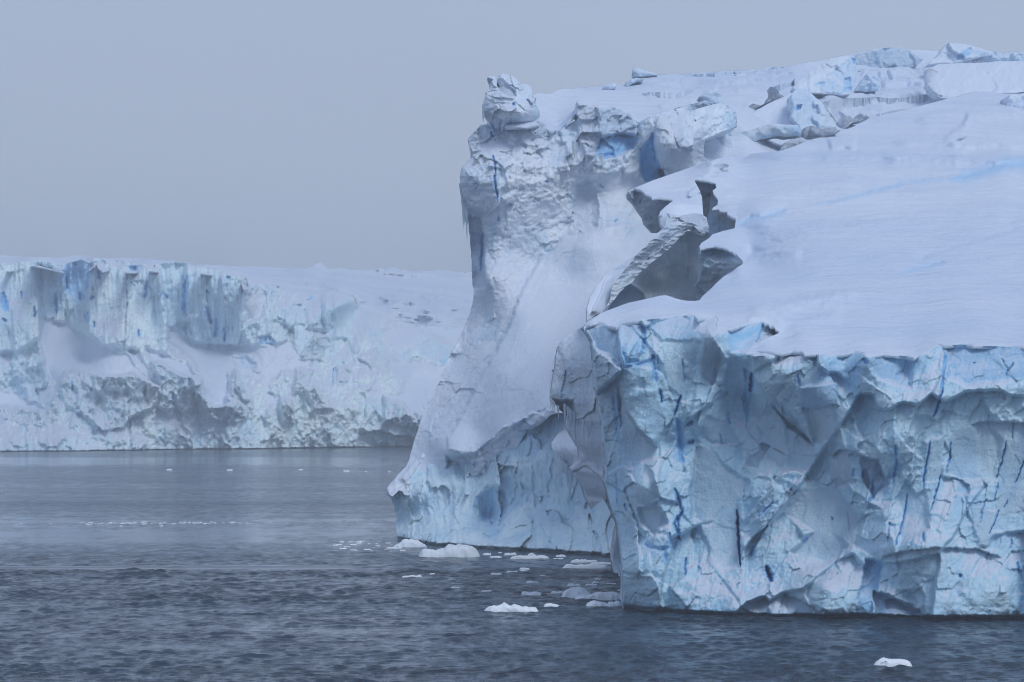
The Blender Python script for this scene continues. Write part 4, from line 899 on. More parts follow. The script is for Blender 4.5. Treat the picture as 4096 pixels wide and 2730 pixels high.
# ---- fallen and tilted blocks standing in the snowfield
def block(v, out, d, name='ice_block', front=0, tilt=(0, 0), blue=0, grey=0, snow=0, thick=9, amp=1.0, parts=(), seed=0, mat=None, roundd=.7, step=.8, folds=()):
    o = S(v, out)
    p = Patch(o, lambda X, Y: np.full(X.shape, float(d)), step=step, d0=d, edge=.45, seed=80 + seed)
    cx = sum(q[0] for q in o) / len(o) * d / F; cy = sum(q[1] for q in o) / len(o) * d / F
    p.D += (p.u - cx) * tilt[0] - (p.v - cy) * tilt[1]
    p.blue[:] = blue; p.grey[:] = grey; p.snow[:] = snow; p.ns[:] = amp
    for pts, k in parts: p.region(S(v, pts), **k)
    for pts, a, r in folds: p.fold(S(v, pts), a, r)
    p.facet(6, 2.4, 1.2, seed=seed + 81, steep=1.3); p.crags(3, 1.3, 1, 5, seed + 82, ridged=True)
    dd, _, _ = seg_dist(p.X, p.Y, p.out, True); p.D += roundd * np.exp(-dd / 2.0)
    return p.build(name, mat or M_block, tall, thick=thick)
B = dict(warp=.6)
block('D', [(990,300),(1010,270),(1070,218),(1110,185),(1180,150),(1225,122),(1262,114),(1300,108),(1340,104),(1368,125),(1362,160),(1360,205),(1362,250),(1340,290),(1332,335),(1280,340),(1200,335),(1150,330),(1100,325),(1020,315)], 770, snow=.75, amp=.6, seed=1, tilt=(.3,1.0),
      parts=[([(1330,110),(1368,125),(1362,250),(1332,335),(1280,330),(1285,270),(1240,240),(1190,230),(1240,180),(1300,150)], dict(feather=1.5, snow=.2, blue=.3, noise=.8, off=1.0, **B)), ([(1150,245),(1240,240),(1285,300),(1270,335),(1190,325),(1110,285)], dict(feather=1.5, snow=.3, blue=.3, noise=.8, **B)),
             ([(1335,125),(1360,130),(1350,160),(1338,150)], dict(feather=1, blue=.8, off=1, **B)), ([(1290,240),(1330,235),(1335,320),(1290,325)], dict(feather=1.2, blue=.65, off=1, **B)), ([(1140,265),(1180,262),(1170,285),(1120,282)], dict(feather=1, blue=.6, off=.6, **B)), ([(1010,272),(1180,150),(1262,118),(1200,180),(1110,230),(1040,280)], dict(feather=2, grey=.35, snow=.5, **B))])
block('D', [(690,490),(712,465),(780,425),(880,372),(980,332),(1000,310),(1060,300),(1080,330),(1060,420),(1060,520),(1010,560),(880,545),(760,560),(640,600),(560,590),(600,540),(690,495)], 690, snow=1, amp=.3, seed=2, tilt=(.1,2.0), parts=[([(690,490),(715,462),(760,440),(740,470),(720,480)], dict(feather=1, grey=.7, snow=0, **B))], mat=M_block)
block('D', [(976,345),(1000,318),(1040,298),(1082,312),(1110,340),(1170,392),(1205,440),(1232,472),(1255,505),(1278,542),(1240,560),(1180,548),(1100,560),(1040,560),(1030,520),(1000,490),(984,470),(990,440),(976,400)], 683, snow=.35, blue=.17, amp=.45, seed=3, tilt=(.6,.5),
      parts=[([(1010,400),(1040,398),(1032,425),(1008,432)], dict(feather=1, blue=.95, off=1.5, **B)), ([(1170,392),(1232,470),(1278,542),(1255,540),(1200,470)], dict(feather=1.2, grey=.3, blue=0, off=1.5, **B))])
block('D', [(462,562),(480,552),(540,550),(602,556),(616,580),(630,620),(640,668),(560,700),(450,748),(385,747),(382,735),(405,700),(432,690),(440,650),(455,600)], 640, grey=.35, snow=.3, amp=.5, seed=4, tilt=(-.2,.3))
block('D', [(600,556),(640,572),(700,555),(760,540),(820,520),(880,508),(950,512),(1020,515),(1042,545),(1040,575),(960,585),(900,575),(800,600),(760,620),(700,660),(640,672),(630,630),(618,590)], 647, grey=.4, snow=.1, blue=.12, amp=.5, seed=5, tilt=(.3,-.3),
      parts=[([(640,655),(700,648),(740,625),(680,640)], dict(feather=1, blue=.8, off=.5, **B)), ([(800,580),(890,568),(890,580),(800,590)], dict(feather=1, blue=.6, **B)), ([(900,515),(1030,518),(1040,570),(920,570)], dict(feather=2, grey=.1, blue=.22, **B))])
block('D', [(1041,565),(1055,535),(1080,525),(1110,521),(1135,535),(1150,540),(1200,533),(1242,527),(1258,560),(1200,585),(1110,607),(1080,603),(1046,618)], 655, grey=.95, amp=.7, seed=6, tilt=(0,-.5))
block('D', [(913,674),(920,650),(940,620),(985,600),(1040,588),(1070,600),(1110,606),(1060,640),(980,668)], 648, grey=.6, amp=.4, seed=7, snow=.1, tilt=(.2,-.2))
block('C', [(1522,370),(1560,350),(1640,325),(1740,312),(1784,330),(1784,600),(1600,560),(1540,540),(1520,500),(1530,430)], 604, grey=.15, snow=.5, amp=.6, seed=8, tilt=(0,.9), folds=[([(1784,345),(1700,330),(1600,350),(1530,400)], -1.5, 5)])
block('D', [(435,350),(470,325),(500,312),(525,302),(545,300),(560,330),(575,365),(590,400),(655,450),(640,480),(560,400),(520,390),(470,372)], 650, snow=.5, blue=.12, grey=.15, amp=.6, seed=9, parts=[([(490,380),(530,380),(530,390),(490,388)], dict(feather=1, blue=.7, **B))])
block('D', [(280,425),(330,405),(400,392),(470,370),(560,395),(620,430),(655,450),(640,475),(560,440),(500,470),(420,450),(300,470),(200,480),(180,478)], 642, grey=.45, blue=.12, amp=1.1, seed=10, tilt=(0,-.6), parts=[([(300,425),(380,415),(370,460),(300,455)], dict(feather=1.5, blue=.4, **B))])
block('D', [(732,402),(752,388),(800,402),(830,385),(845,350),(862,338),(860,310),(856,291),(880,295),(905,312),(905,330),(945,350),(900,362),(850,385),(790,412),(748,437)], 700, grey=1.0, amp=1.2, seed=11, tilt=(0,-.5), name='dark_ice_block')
block('D', [(1362,120),(1370,96),(1430,72),(1492,65),(1560,58),(1620,60),(1680,82),(1755,128),(1740,150),(1705,175),(1640,178),(1560,175),(1520,188),(1440,190),(1368,184)], 900, grey=.4, blue=.16, amp=.6, seed=12, tilt=(.2,.2), folds=[([(1492,66),(1500,120),(1522,186)], 3, 9)])
block('D', [(1845,110),(1880,60),(1910,30),(1960,34),(2020,40),(2080,58),(2130,72),(2166,86),(2170,105),(2100,112),(2030,135),(1950,148),(1850,150),(1790,160),(1820,130)], 880, snow=.6, amp=.8, seed=13, tilt=(.2,.8), parts=[([(1960,100),(2000,70),(2040,60),(2050,90),(2000,125),(1950,135)], dict(feather=1.5, blue=.6, snow=.1, off=1, **B)), ([(2040,60),(2130,80),(2160,100),(2060,105)], dict(feather=1.5, blue=.3, snow=.3, **B))])
block('D', [(2166,92),(2195,80),(2225,96),(2260,102),(2300,84),(2353,90),(2600,80),(2600,130),(2353,138),(2200,140),(2120,150),(2050,140),(2100,112)], 885, snow=.4, blue=.15, amp=.9, seed=14)
block('D', [(1790,182),(1812,176),(1850,156),(1960,150),(2100,148),(2200,140),(2353,135),(2700,130),(2700,330),(2353,320),(2150,335),(1990,360),(1905,370),(1870,358),(1830,338),(1808,320),(1798,292),(1784,275),(1798,262),(1788,225)], 800, snow=.95, amp=.7, seed=15, tilt=(.3,3.2), roundd=1.5,
      parts=[([(1788,180),(1845,205),(1820,235),(1795,245)], dict(feather=1, grey=.5, snow=0, off=1.5, noise=.8, **B)), ([(1798,300),(1840,335),(1905,350),(1905,366),(1850,352),(1808,325)], dict(feather=1, grey=.4, blue=.25, snow=0, off=1, **B))])  # shaded left end of the hump painted grey
block('D', [(1360,312),(1378,285),(1410,240),(1436,202),(1452,215),(1470,228),(1498,252),(1500,280),(1490,312),(1420,320)], 800, snow=.3, blue=.2, amp=1, seed=16, parts=[([(1430,285),(1490,270),(1490,310),(1430,312)], dict(feather=1.5, blue=.45, **B))])
block('D', [(1552,190),(1565,185),(1582,225),(1582,242),(1565,232)], 830, snow=.5, blue=.15, seed=17, amp=.4, thick=4)
block('D', [(2248,350),(2275,335),(2353,328),(2500,330),(2500,425),(2353,422),(2270,418),(2250,395)], 750, snow=.6, amp=.8, seed=18)
block('D', [(1268,430),(1285,432),(1308,460),(1290,466),(1278,455)], 705, snow=.6, blue=.15, seed=19, amp=.5, thick=4)
block('D', [(1278,470),(1320,458),(1385,438),(1412,448),(1445,470),(1400,488),(1345,500),(1320,520),(1285,540),(1275,500)], 712, snow=.7, grey=.1, seed=20, amp=.7, parts=[([(1278,470),(1330,462),(1340,490),(1300,525),(1282,535)], dict(feather=1, grey=.9, snow=0, **B))])
block('C', [(1364,38),(1378,34),(1402,40),(1460,58),(1535,84),(1480,94),(1440,96),(1366,98)], 835, snow=.3, blue=.12, grey=.1, seed=21, amp=.5)
block('C', [(1310,138),(1340,118),(1380,108),(1445,112),(1420,128),(1380,138),(1340,158),(1316,166)], 800, snow=.3, blue=.12, grey=.15, seed=22, amp=.5)
block('C', [(1150,165),(1180,152),(1215,143),(1242,145),(1243,178),(1200,192),(1160,186)], 780, snow=.6, blue=.08, seed=23, amp=.8)
block('D', [(1990,602),(1960,600),(2010,578),(2024,582)], 600, grey=.4, snow=.3, seed=24, amp=.3, thick=3)
block('C', [(612,262),(640,235),(665,245),(690,240),(672,275),(660,300),(625,292)], 596, snow=.6, blue=.12, seed=25, amp=.8, thick=5)

# ---- broken ridges running across the snowfield, rooted in it
def ridge(v, pts, h, seed, snow=.7, grey=.2, blue=.05):
    c = S(v, pts); xs = [q[0] for q in c]; ys = [q[1] for q in c]
    out = c + [(x, y + h * 2.2 + 3) for x, y in c[::-1]]
    x0, x1 = xs[0], xs[-1]
    def dep(X, Y):
        yc = np.interp(X, xs, ys); t = np.clip((X - x0) / (x1 - x0), 0, 1)
        return sf(X, yc + h * np.sin(np.pi * t) ** .5 * (.8 + .3 * fbm(X / 9, X * 0, 3, seed))) - .35 * (Y - yc)
    p = Patch(out, dep, step=.8, edge=.5, seed=seed)
    p.snow[:] = snow; p.grey[:] = grey; p.blue[:] = blue
    p.facet(6, 1.8, 1.2, seed=seed, steep=1.3, warp=.15); p.crags(3, 1.0, 1, 5, seed + 1, ridged=True)
    p.build('ice_ridge', M_block, tall, thick=10)
for k_, (pts, h, kw) in enumerate([([(1150,384),(1200,372),(1250,361),(1340,359),(1400,356),(1490,350),(1560,360),(1640,352)], 6, dict(snow=.1, grey=.45)),
        ([(1130,330),(1200,322),(1290,316),(1400,317),(1500,313),(1600,309),(1720,299),(1790,272)], 4, dict(snow=.9, grey=0)), ([(1375,196),(1430,190),(1500,192),(1570,183),(1640,186),(1730,182)], 4, dict(snow=.4, grey=.3)),
        ([(640,222),(700,212),(790,190),(860,176),(910,172),(960,178)], 3, dict(snow=.7, blue=.1)), ([(870,292),(900,278),(950,270),(985,262),(1000,240),(1010,262),(1000,295)], 4, dict(snow=.5, blue=.12)),
        ([(1495,285),(1540,255),(1600,238),(1700,240),(1780,256),(1800,270)], 5, dict(snow=.9, grey=.05)), ([(300,232),(380,218),(470,214),(600,204),(690,200)], 2.5, dict(snow=.5, blue=.15)), ([(1560,362),(1700,345),(1800,332),(1870,350),(1930,372)], 4, dict(snow=.5, grey=.3)),
        ([(100,330),(160,318),(230,322),(300,330),(420,300),(440,292),(460,310)], 4, dict(snow=.8)), ([(560,262),(700,245),(800,240),(900,222)], 3, dict(snow=.95)), ([(1640,200),(1700,190),(1780,165),(1830,170)], 4, dict(snow=.8, blue=.1)),
        ([(1480,455),(1500,448),(1600,425),(1700,418)], 3, dict(snow=.6, blue=.15)), ([(1930,135),(2020,128),(2100,132),(2200,120),(2350,118),(2600,112)], 4, dict(snow=.6, blue=.15))]):
    kw['snow'] = kw.get('snow', .7) * .6; kw['grey'] = kw.get('grey', .1) + .25  # extra grey stands in for shade on the steep ridge faces
    ridge('D', pts, h * 1.9, 300 + k_, **kw)

# ---- icicles
def icicle(px, py, d, L, w, parent, seed):
    r = random.Random(seed); n = 6; rings = 6; vs = []; qs = []
    c = at(px, py, d)
    for i in range(rings):
        t = i / (rings - 1); rad = w * (1 - t) ** .8 * (.85 + .3 * r.random()) + .004
        for j in range(n):
            a = 6.2832 * j / n
            vs.append((c[0] + math.cos(a) * rad + w * .5 * math.sin(t * 3 + seed) * t, c[1] + math.sin(a) * rad, c[2] + .3 - (L + .3) * t))
    for i in range(rings - 1):
        for j in range(n): qs.append((i * n + j, (i + 1) * n + j, (i + 1) * n + (j + 1) % n, i * n + (j + 1) % n))
    me = quadmesh('icicle', vs, qs); return link('icicle', me, M_icicle, parent)
def icicles(v, a, b, n, d, L, w, parent, seed):
    r = random.Random(seed); (x0, y0), (x1, y1) = S(v, [a])[0], S(v, [b])[0]
    for i in range(n):
        t = (i + r.random() * .8) / n
        icicle(x0 + (x1 - x0) * t, y0 + (y1 - y0) * t, d, L * (.3 + .9 * r.random() ** 1.5), w * (.6 + .6 * r.random()), parent, seed * 100 + i)
icicles('C', (158,850), (178,960), 5, 596, 2.0, .22, tall, 1); icicles('C', (172,960), (212,1060), 7, 597, 4.5, .28, tall, 2)
icicles('C', (222,560), (245,620), 5, 598, 2.2, .2, tall, 3); icicles('C', (1132,650), (1150,650), 3, 596, 3.5, .2, tall, 4)
icicles('C', (940,560), (975,570), 4, 596, 3.6, .2, tall, 5); icicles('G', (205,755), (330,700), 9, 569.5, 5, .35, tall, 6)
icicles('G', (600,745), (680,720), 9, 562, 4.5, .32, tall, 7); icicles('G', (960,360), (1060,300), 9, 552, 6.5, .38, tall, 8)
icicles('G', (1150,520), (1240,600), 8, 532, 6, .35, tall, 9); icicles('G', (1150,250), (1200,250), 4, 547, 5, .3, tall, 10)
icicles('G', (480,680), (550,720), 5, 566, 5, .4, tall, 12)
icicles('H', (0,480), (50,530), 5, 443, 1.8, .14, tab, 11); icicles('H', (70,510), (125,560), 7, 441, 4.2, .2, tab, 13)
icicles('H', (160,590), (205,600), 5, 424, 3.5, .16, tab, 14); icicles('H', (345,1290), (356,1290), 3, 391, 7, .2, tab, 15)
icicles('H', (262,700), (280,860), 3, 396, 2.0, .14, tab, 16); icicles('C', (316,340), (326,370), 3, 597, 2, .14, tall, 17)

# ================================================================ the far ice shelf
shelf = empty('ice_shelf', (-150, 1450, 0), 'long hazy ice cliff of a distant shelf, with blue towers above grey rubble', 'ice shelf')
top_line = S('A', [(-400,128),(-200,120),(0,122),(100,130),(200,133),(330,137),(430,141),(480,129),(550,122),(620,130),(660,139),(740,145),(900,140),(1080,152),(1200,160),(1290,172),(1400,186),(1600,196),(1700,202)]) + \
    S('B', [(150,200),(270,204),(400,210),(540,212),(600,205),(640,180),(665,173),(690,190),(715,218),(760,215),(800,210),(870,225),(960,222),(1000,228),(1080,218),(1092,208),(1112,225),(1140,208),(1180,203),(1215,225),(1250,220),(1282,235),(1320,235),(1500,225),(1620,240),(1784,240),(2300,255),(2900,250)])
ctop = S('A', [(-400,170),(-100,160),(0,168),(60,188),(120,175),(200,152),(240,150),(320,165),(385,182),(440,195),(470,180),(560,152),(620,180),(655,150),(662,136),(676,142),(682,165),(720,192),(760,180),(800,155),(860,158),(882,195),(940,195),(1000,182),(1100,190),(1200,168),(1290,178),(1400,202),(1500,215),(1620,240),(1680,265),(1692,300),(1696,420)]) + \
    S('B', [(122,430),(150,380),(205,330),(250,320),(310,358),(350,352),(400,372),(470,382),(540,372),(560,388),(610,395),(680,385),(705,368),(740,368),(800,388),(870,390),(890,420),(905,480),(960,505),(1060,530),(1180,575),(1300,600),(1410,615),(1640,620),(1784,622),(2300,640),(2900,650)])
sc = [(x, y, 2300 + (x - 100) * .8) for x, y in top_line[::3]] + [(x, y + 4, 1575 + max(0, x - 244) * 1.1) for x, y in ctop[::3]] + S('B', [(800,330,1900),(1200,450,1850),(1500,520,1800),(1200,300,2300),(600,280,2000),(400,300,1900)])
p = Patch(top_line + [(x, y + 7) for x, y in ctop[::-1]], rbf(sc), step=.9, d0=1700, seed=90)
p.snow[:] = 1
p.D += fbm(p.X / 26, p.Y / 4, 4, 91) * 26 * sm(1560, 1850, p.D)
for pts, a, r in (([(680,310),(690,335),(720,352),(800,362)], 50, 3), ([(1065,402),(1110,420),(1180,442),(1330,448)], 50, 3), ([(1380,395),(1400,415),(1440,440)], 40, 3), ([(0,260),(300,275),(600,262)], 40, 4), ([(1200,350),(1250,360),(1420,350),(1600,345)], 50, 3), ([(700,230),(900,235),(1200,250),(1500,240)], 60, 3), ([(1450,400),(1600,420),(1784,410)], 40, 3)):
    p.fold(S('B', pts), a, r, .8)
p.groove(S('B', [(682,308),(695,338),(725,355),(800,362)]), .9, 6, grey=.6, blue=.2); p.groove(S('B', [(1110,415),(1150,436),(1220,446)]), .8, 5, grey=.4, blue=.2)
p.groove(S('B', [(560,322),(580,330)]), 1.1, 5, grey=.6)
for i in range(26):
    r_ = random.Random(i + 500); x, y = S('B', [(r_.uniform(100, 1700), r_.uniform(215, 560))])[0]; p.blob(x, y, r_.uniform(1.5, 5), r_.uniform(.8, 1.6), r_.uniform(15, 45))
p.build('snow_plain', M_farsnow, shelf, thick=.6, down=True)

wlA = S('A', [(-400,1496),(0,1493),(400,1491),(900,1484),(1300,1478),(1784,1474)]) + S('B', [(400,1470),(1000,1462),(1305,1458),(1800,1453),(2900,1450)])
def wd(y): return float(dwater(y))
cc = [(x, y, wd(y)) for x, y in wlA] + [(x, y + 6, wd(y)) for x, y in wlA]
cc += [(x, y, 1482 + max(0, x - 244) * 1.1) for x, y in ctop[::2]]
cc += S('A', [(0,700,1462),(150,600,1460),(200,900,1446),(350,560,1482),(500,650,1478),(700,720,1458),(1000,760,1460),(1160,800,1462),(1400,740,1490),(1650,740,1495),(60,1180,1436),(230,1215,1430),(440,950,1442),(700,950,1436),(930,945,1438),(1120,1045,1432),(1060,860,1446),(1400,990,1440),
    (1500,850,1480),(1650,900,1478),(1640,1150,1448),(1500,1180,1444),(400,1100,1428),(700,1200,1425),(1000,1200,1428),(1300,1250,1432),(1600,1350,1440),(330,1000,1450),(600,850,1462)]) + \
    S('B', [(250,500,1492),(500,500,1515),(700,420,1545),(880,450,1565),(800,680,1535),(400,620,1500),(300,740,1485),(650,700,1510),(1000,600,1580),(1300,700,1600),(1550,640,1680),(1500,850,1600),(1200,800,1570),(1050,790,1540),(1130,940,1520),(900,900,1510),(700,900,1500),(500,950,1480),(600,1100,1470),(1100,1110,1500),
       (1300,1200,1500),(1380,1190,1500),(900,1200,1480),(1300,1000,1560),(1500,1000,1580),(1784,900,1640),(1784,1200,1520),(300,1100,1462),(1784,700,1700)])
bot = [(x, y + 5) for x, y in wlA]
p = Patch(ctop + bot[::-1], rbf(cc), step=.8, d0=1470, edge=.3, seed=92)
RA = lambda pts, **k: p.region(S('A', pts), **k)
RB = lambda pts, **k: p.region(S('B', pts), **k)
p.ns[:] = 1
RA([(-400,150),(0,160),(240,150),(270,420),(275,700),(120,800),(-400,800)], feather=3, noise=.45, off=-8, warp=1)
RA([(600,500),(640,220),(720,190),(880,190),(890,500),(880,760),(700,760),(620,680)], feather=3.5, noise=.5, off=-7, warp=2)
RA([(890,300),(1000,190),(1110,220),(1165,500),(1168,820),(1000,780),(900,760)], feather=3, noise=.5, off=-6, warp=2)
RA([(1110,190),(1290,180),(1280,540),(1260,660),(1180,650),(1165,480)], feather=2, noise=.4, off=2, blue=.15)
RA([(1300,180),(1500,215),(1690,280),(1696,420),(1665,745),(1480,740),(1350,720),(1310,500)], feather=1.5, noise=.45, off=-8, blue=.12, warp=1)
RA([(450,180),(560,155),(640,180),(620,330),(580,450),(520,450),(460,370)], feather=2, noise=.6, off=3, blue=.5)
RA([(240,250),(330,200),(400,240),(450,350),(450,500),(390,540),(290,540),(260,400)], feather=3, noise=.5, blue=.12)
snowp = [[(290,560),(480,600),(600,690),(760,780),(900,830),(980,930),(1125,1040),(1060,1020),(930,945),(780,960),(600,930),(450,935),(400,1030),(345,1000),(310,900),(275,720)],
   [(-400,1050),(0,1060),(110,1090),(310,1200),(220,1212),(130,1190),(60,1172),(-400,1165)], [(1000,760),(1120,800),(1300,880),(1400,985),(1290,960),(1170,900),(1080,860),(1040,840)],
   [(1170,620),(1260,660),(1330,740),(1500,760),(1700,780),(1784,800),(1640,920),(1600,1000),(1640,1150),(1500,1180),(1420,1100),(1405,985),(1370,880),(1280,800),(1180,720)], [(920,1330),(1000,1380),(1050,1400),(950,1430),(915,1440)], [(900,780),(960,800),(1060,960),(1120,1040),(980,930)],
   [(1110,1180),(1240,1250),(1330,1400),(1250,1350),(1150,1310),(1090,1230)]]
for q in snowp: RA(q, feather=2.5, snow=.95, noise=.15)
snowb = [[(0,760),(240,760),(460,730),(600,900),(400,930),(270,1100),(300,1180),(250,1000),(120,960),(0,900)], [(1090,640),(1300,600),(1430,700),(1320,800),(1150,760)], [(1130,850),(1400,860),(1540,900),(1480,1060),(1440,1150),(1380,1240),(1240,1160),(1120,1100),(1240,1080),(1240,1000),(1150,950)],
   [(1350,640),(1640,625),(1900,640),(1784,760),(1600,780),(1500,700)], [(560,640),(700,660),(600,690)], [(270,1080),(400,1100),(380,1160),(290,1180)], [(1060,950),(1110,1080),(1060,1150),(1000,1080)], [(130,430),(250,350),(300,420),(250,560),(140,600)]]
for q in snowb: RB(q, feather=3, snow=.9, noise=.3)
# rubble fronts
for q in ([(400,1030),(450,935),(600,930),(780,960),(930,945),(1125,1040),(1080,1180),(920,1250),(880,1300),(720,1350),(620,1260),(500,1200),(410,1100)], [(1050,860),(1180,900),(1290,960),(1400,985),(1400,1100),(1420,1180),(1250,1280),(1100,1180),(1130,1050)],
          [(0,1180),(130,1190),(310,1205),(400,1080),(410,1250),(320,1310),(160,1290),(0,1240)], [(1600,1000),(1640,920),(1760,1100),(1784,1250),(1640,1300),(1560,1240)], [(1420,1110),(1500,1180),(1650,1150),(1600,1300),(1420,1260)]):
    RA(q, feather=2, noise=1.4, grey=.22, off=-4, tilt=(0,-.4))
for q in ([(380,1120),(470,1140),(480,1300),(400,1280)], [(500,920),(620,930),(560,1100),(480,1080)], [(560,1060),(640,1040),(740,1140),(760,1200),(620,1200)], [(1100,1110),(1240,1160),(1380,1240),(1330,1330),(1120,1280)], [(930,830),(1050,770),(1130,860),(1130,950),(1030,920)], [(620,680),(695,685),(690,860),(520,850),(560,760)],
          [(860,710),(920,700),(945,800),(900,820)], [(1375,1160),(1440,1150),(1400,1215),(1380,1200)], [(780,900),(880,920),(860,1000),(790,1010)], [(20,950),(90,930),(130,1040),(100,1130),(30,1080)]):
    RB(q, feather=1.8, noise=1.3, grey=.28, off=-5, tilt=(0,-.6))
RB([(60,840),(150,830),(210,880),(200,940),(130,910)], feather=2, blue=.4, off=3); RB([(220,700),(300,680),(360,720),(340,755),(240,755)], feather=1.5, blue=.6, off=3); RB([(590,400),(630,395),(620,440),(590,440)], feather=1, blue=.8)
RB([(300,370),(350,370),(345,400),(310,400)], feather=1, blue=.5); RB([(330,480),(360,480),(350,500),(325,500)], feather=1, blue=.6); RB([(680,385),(880,395),(900,560),(920,700),(720,700),(680,560)], feather=2, noise=.4, blue=.16, off=-6)
RB([(300,480),(540,470),(560,600),(420,610),(330,570)], feather=2, noise=.6, blue=.15, off=-4); RB([(1300,700),(1420,660),(1500,740),(1600,790),(1550,900),(1400,830),(1300,750)], feather=3, blue=.28); RB([(1490,860),(1560,840),(1540,900)], feather=1.5, blue=.5)
RB([(1190,780),(1290,770),(1310,840),(1210,840)], feather=2, blue=.25); RB([(960,530),(1060,540),(1100,700),(960,660)], feather=2.5, blue=.2, noise=.7); RB([(1410,620),(1640,622),(1600,680),(1450,660)], feather=2, blue=.22)
p.facet(17, 5.5, 1.6, seed=93, steep=1.1, bl=1); p.facet(7, 2.6, 1.6, seed=94, steep=1.3, bl=1); p.crags(9, 4.5, 1.4, 5, 95, ridged=True); p.crags(3, 1.3, 1.5, 4, 96, ridged=True)
low = sm(1.0, 0, np.abs(p.Y - 330) / 60)
p.D -= fbm(p.u / 7, p.v / 70, 4, 97, .6, True) * 5.0 * (1 - sm(338, 352, p.Y)) * (1 - p.snow)
def FA(pts, a, r, s=.7): p.fold(S('A', pts), a, r, s)
FA([(272,380),(272,700),(300,850),(345,1050)], 9, 9); FA([(600,720),(600,520),(640,220)], 8, 9); FA([(870,800),(885,500),(892,200)], 5, 7); FA([(1105,210),(1165,500),(1168,820)], 10, 9)
FA([(455,200),(455,370)], 8, 8); FA([(1310,700),(1300,500),(1290,180)], 6, 7); FA([(250,200),(240,400),(280,540)], 5, 8); FA([(1560,240),(1570,500),(1560,720)], 3, 6); FA([(1430,220),(1440,500),(1490,720)], 3, 6)
for pts in ([(400,1030),(450,940),(600,932),(780,962),(930,947),(1125,1042)], [(1050,860),(1180,900),(1290,962),(1402,988)], [(0,1180),(130,1192),(310,1205)], [(0,1240),(160,1290),(330,1310)], [(1400,990),(1410,1100),(1480,1170),(1640,1150)]): FA(pts, 7, 10)
FA([(1080,1180),(920,1250),(860,1320),(720,1350),(620,1260)], 6, 8); FA([(920,1480),(915,1320),(925,1250)], 5, 8)
for pts in ([(450,200),(470,370)], [(465,260),(460,370)]): p.groove(S('A', pts), 1.3, 4, blue=1.0)
for pts, w in (([(20,380),(30,450),(40,520)], 2.8), ([(690,215),(690,290)], 1.3), ([(625,430),(660,415)], 1.6), ([(610,510),(610,600)], 1.1), ([(657,580),(657,630)], .9), ([(1030,300),(1015,380),(1008,430)], 1.2), ([(1300,260),(1290,400),(1285,540)], 1.8), ([(1435,380),(1450,370)], 2.2), ([(1580,270),(1600,290)], 1.8),
    ([(900,215),(950,210)], 2.4), ([(1440,480),(1470,600)], 1.8), ([(1510,560),(1495,700)], 1.6), ([(1560,620),(1565,725)], 1.3), ([(240,480),(245,560)], .9), ([(385,380),(400,530)], 1.4), ([(560,380),(560,440)], 2.2), ([(965,640),(970,690)], .9), ([(500,1000),(505,1060)], .8), ([(1130,380),(1170,430)], 1.3), ([(150,370),(155,430)], .8),
    ([(650,355),(640,360)], 1.2), ([(1200,1080),(1205,1180)], .8), ([(520,170),(530,190)], 1.6), ([(1080,200),(1070,200)], 1.6), ([(440,230),(445,330)], 1.4), ([(20,560),(45,590)], 1.2)):
    p.groove(S('A', pts), w, 3.5, blue=1.0)
p.groove(S('B', [(755,910),(750,1040)]), .8, 3, blue=.8); p.groove(S('B', [(660,480),(670,490)]), 1, 2, blue=.8); p.groove(S('B', [(890,500),(895,590)]), 1, 2, blue=.4)
p.bluenoise(16, .22, 5, 98, .05, .6)
yw = np.interp(p.X, [q[0] for q in wlA], [q[1] for q in wlA]); p.D += 7 * sm(-.8, .6, p.Y - yw + fbm(p.X / 9, p.X * 0, 3, 5) * .5)
p.build('towering_cliff', M_shelf, shelf, thick=30)

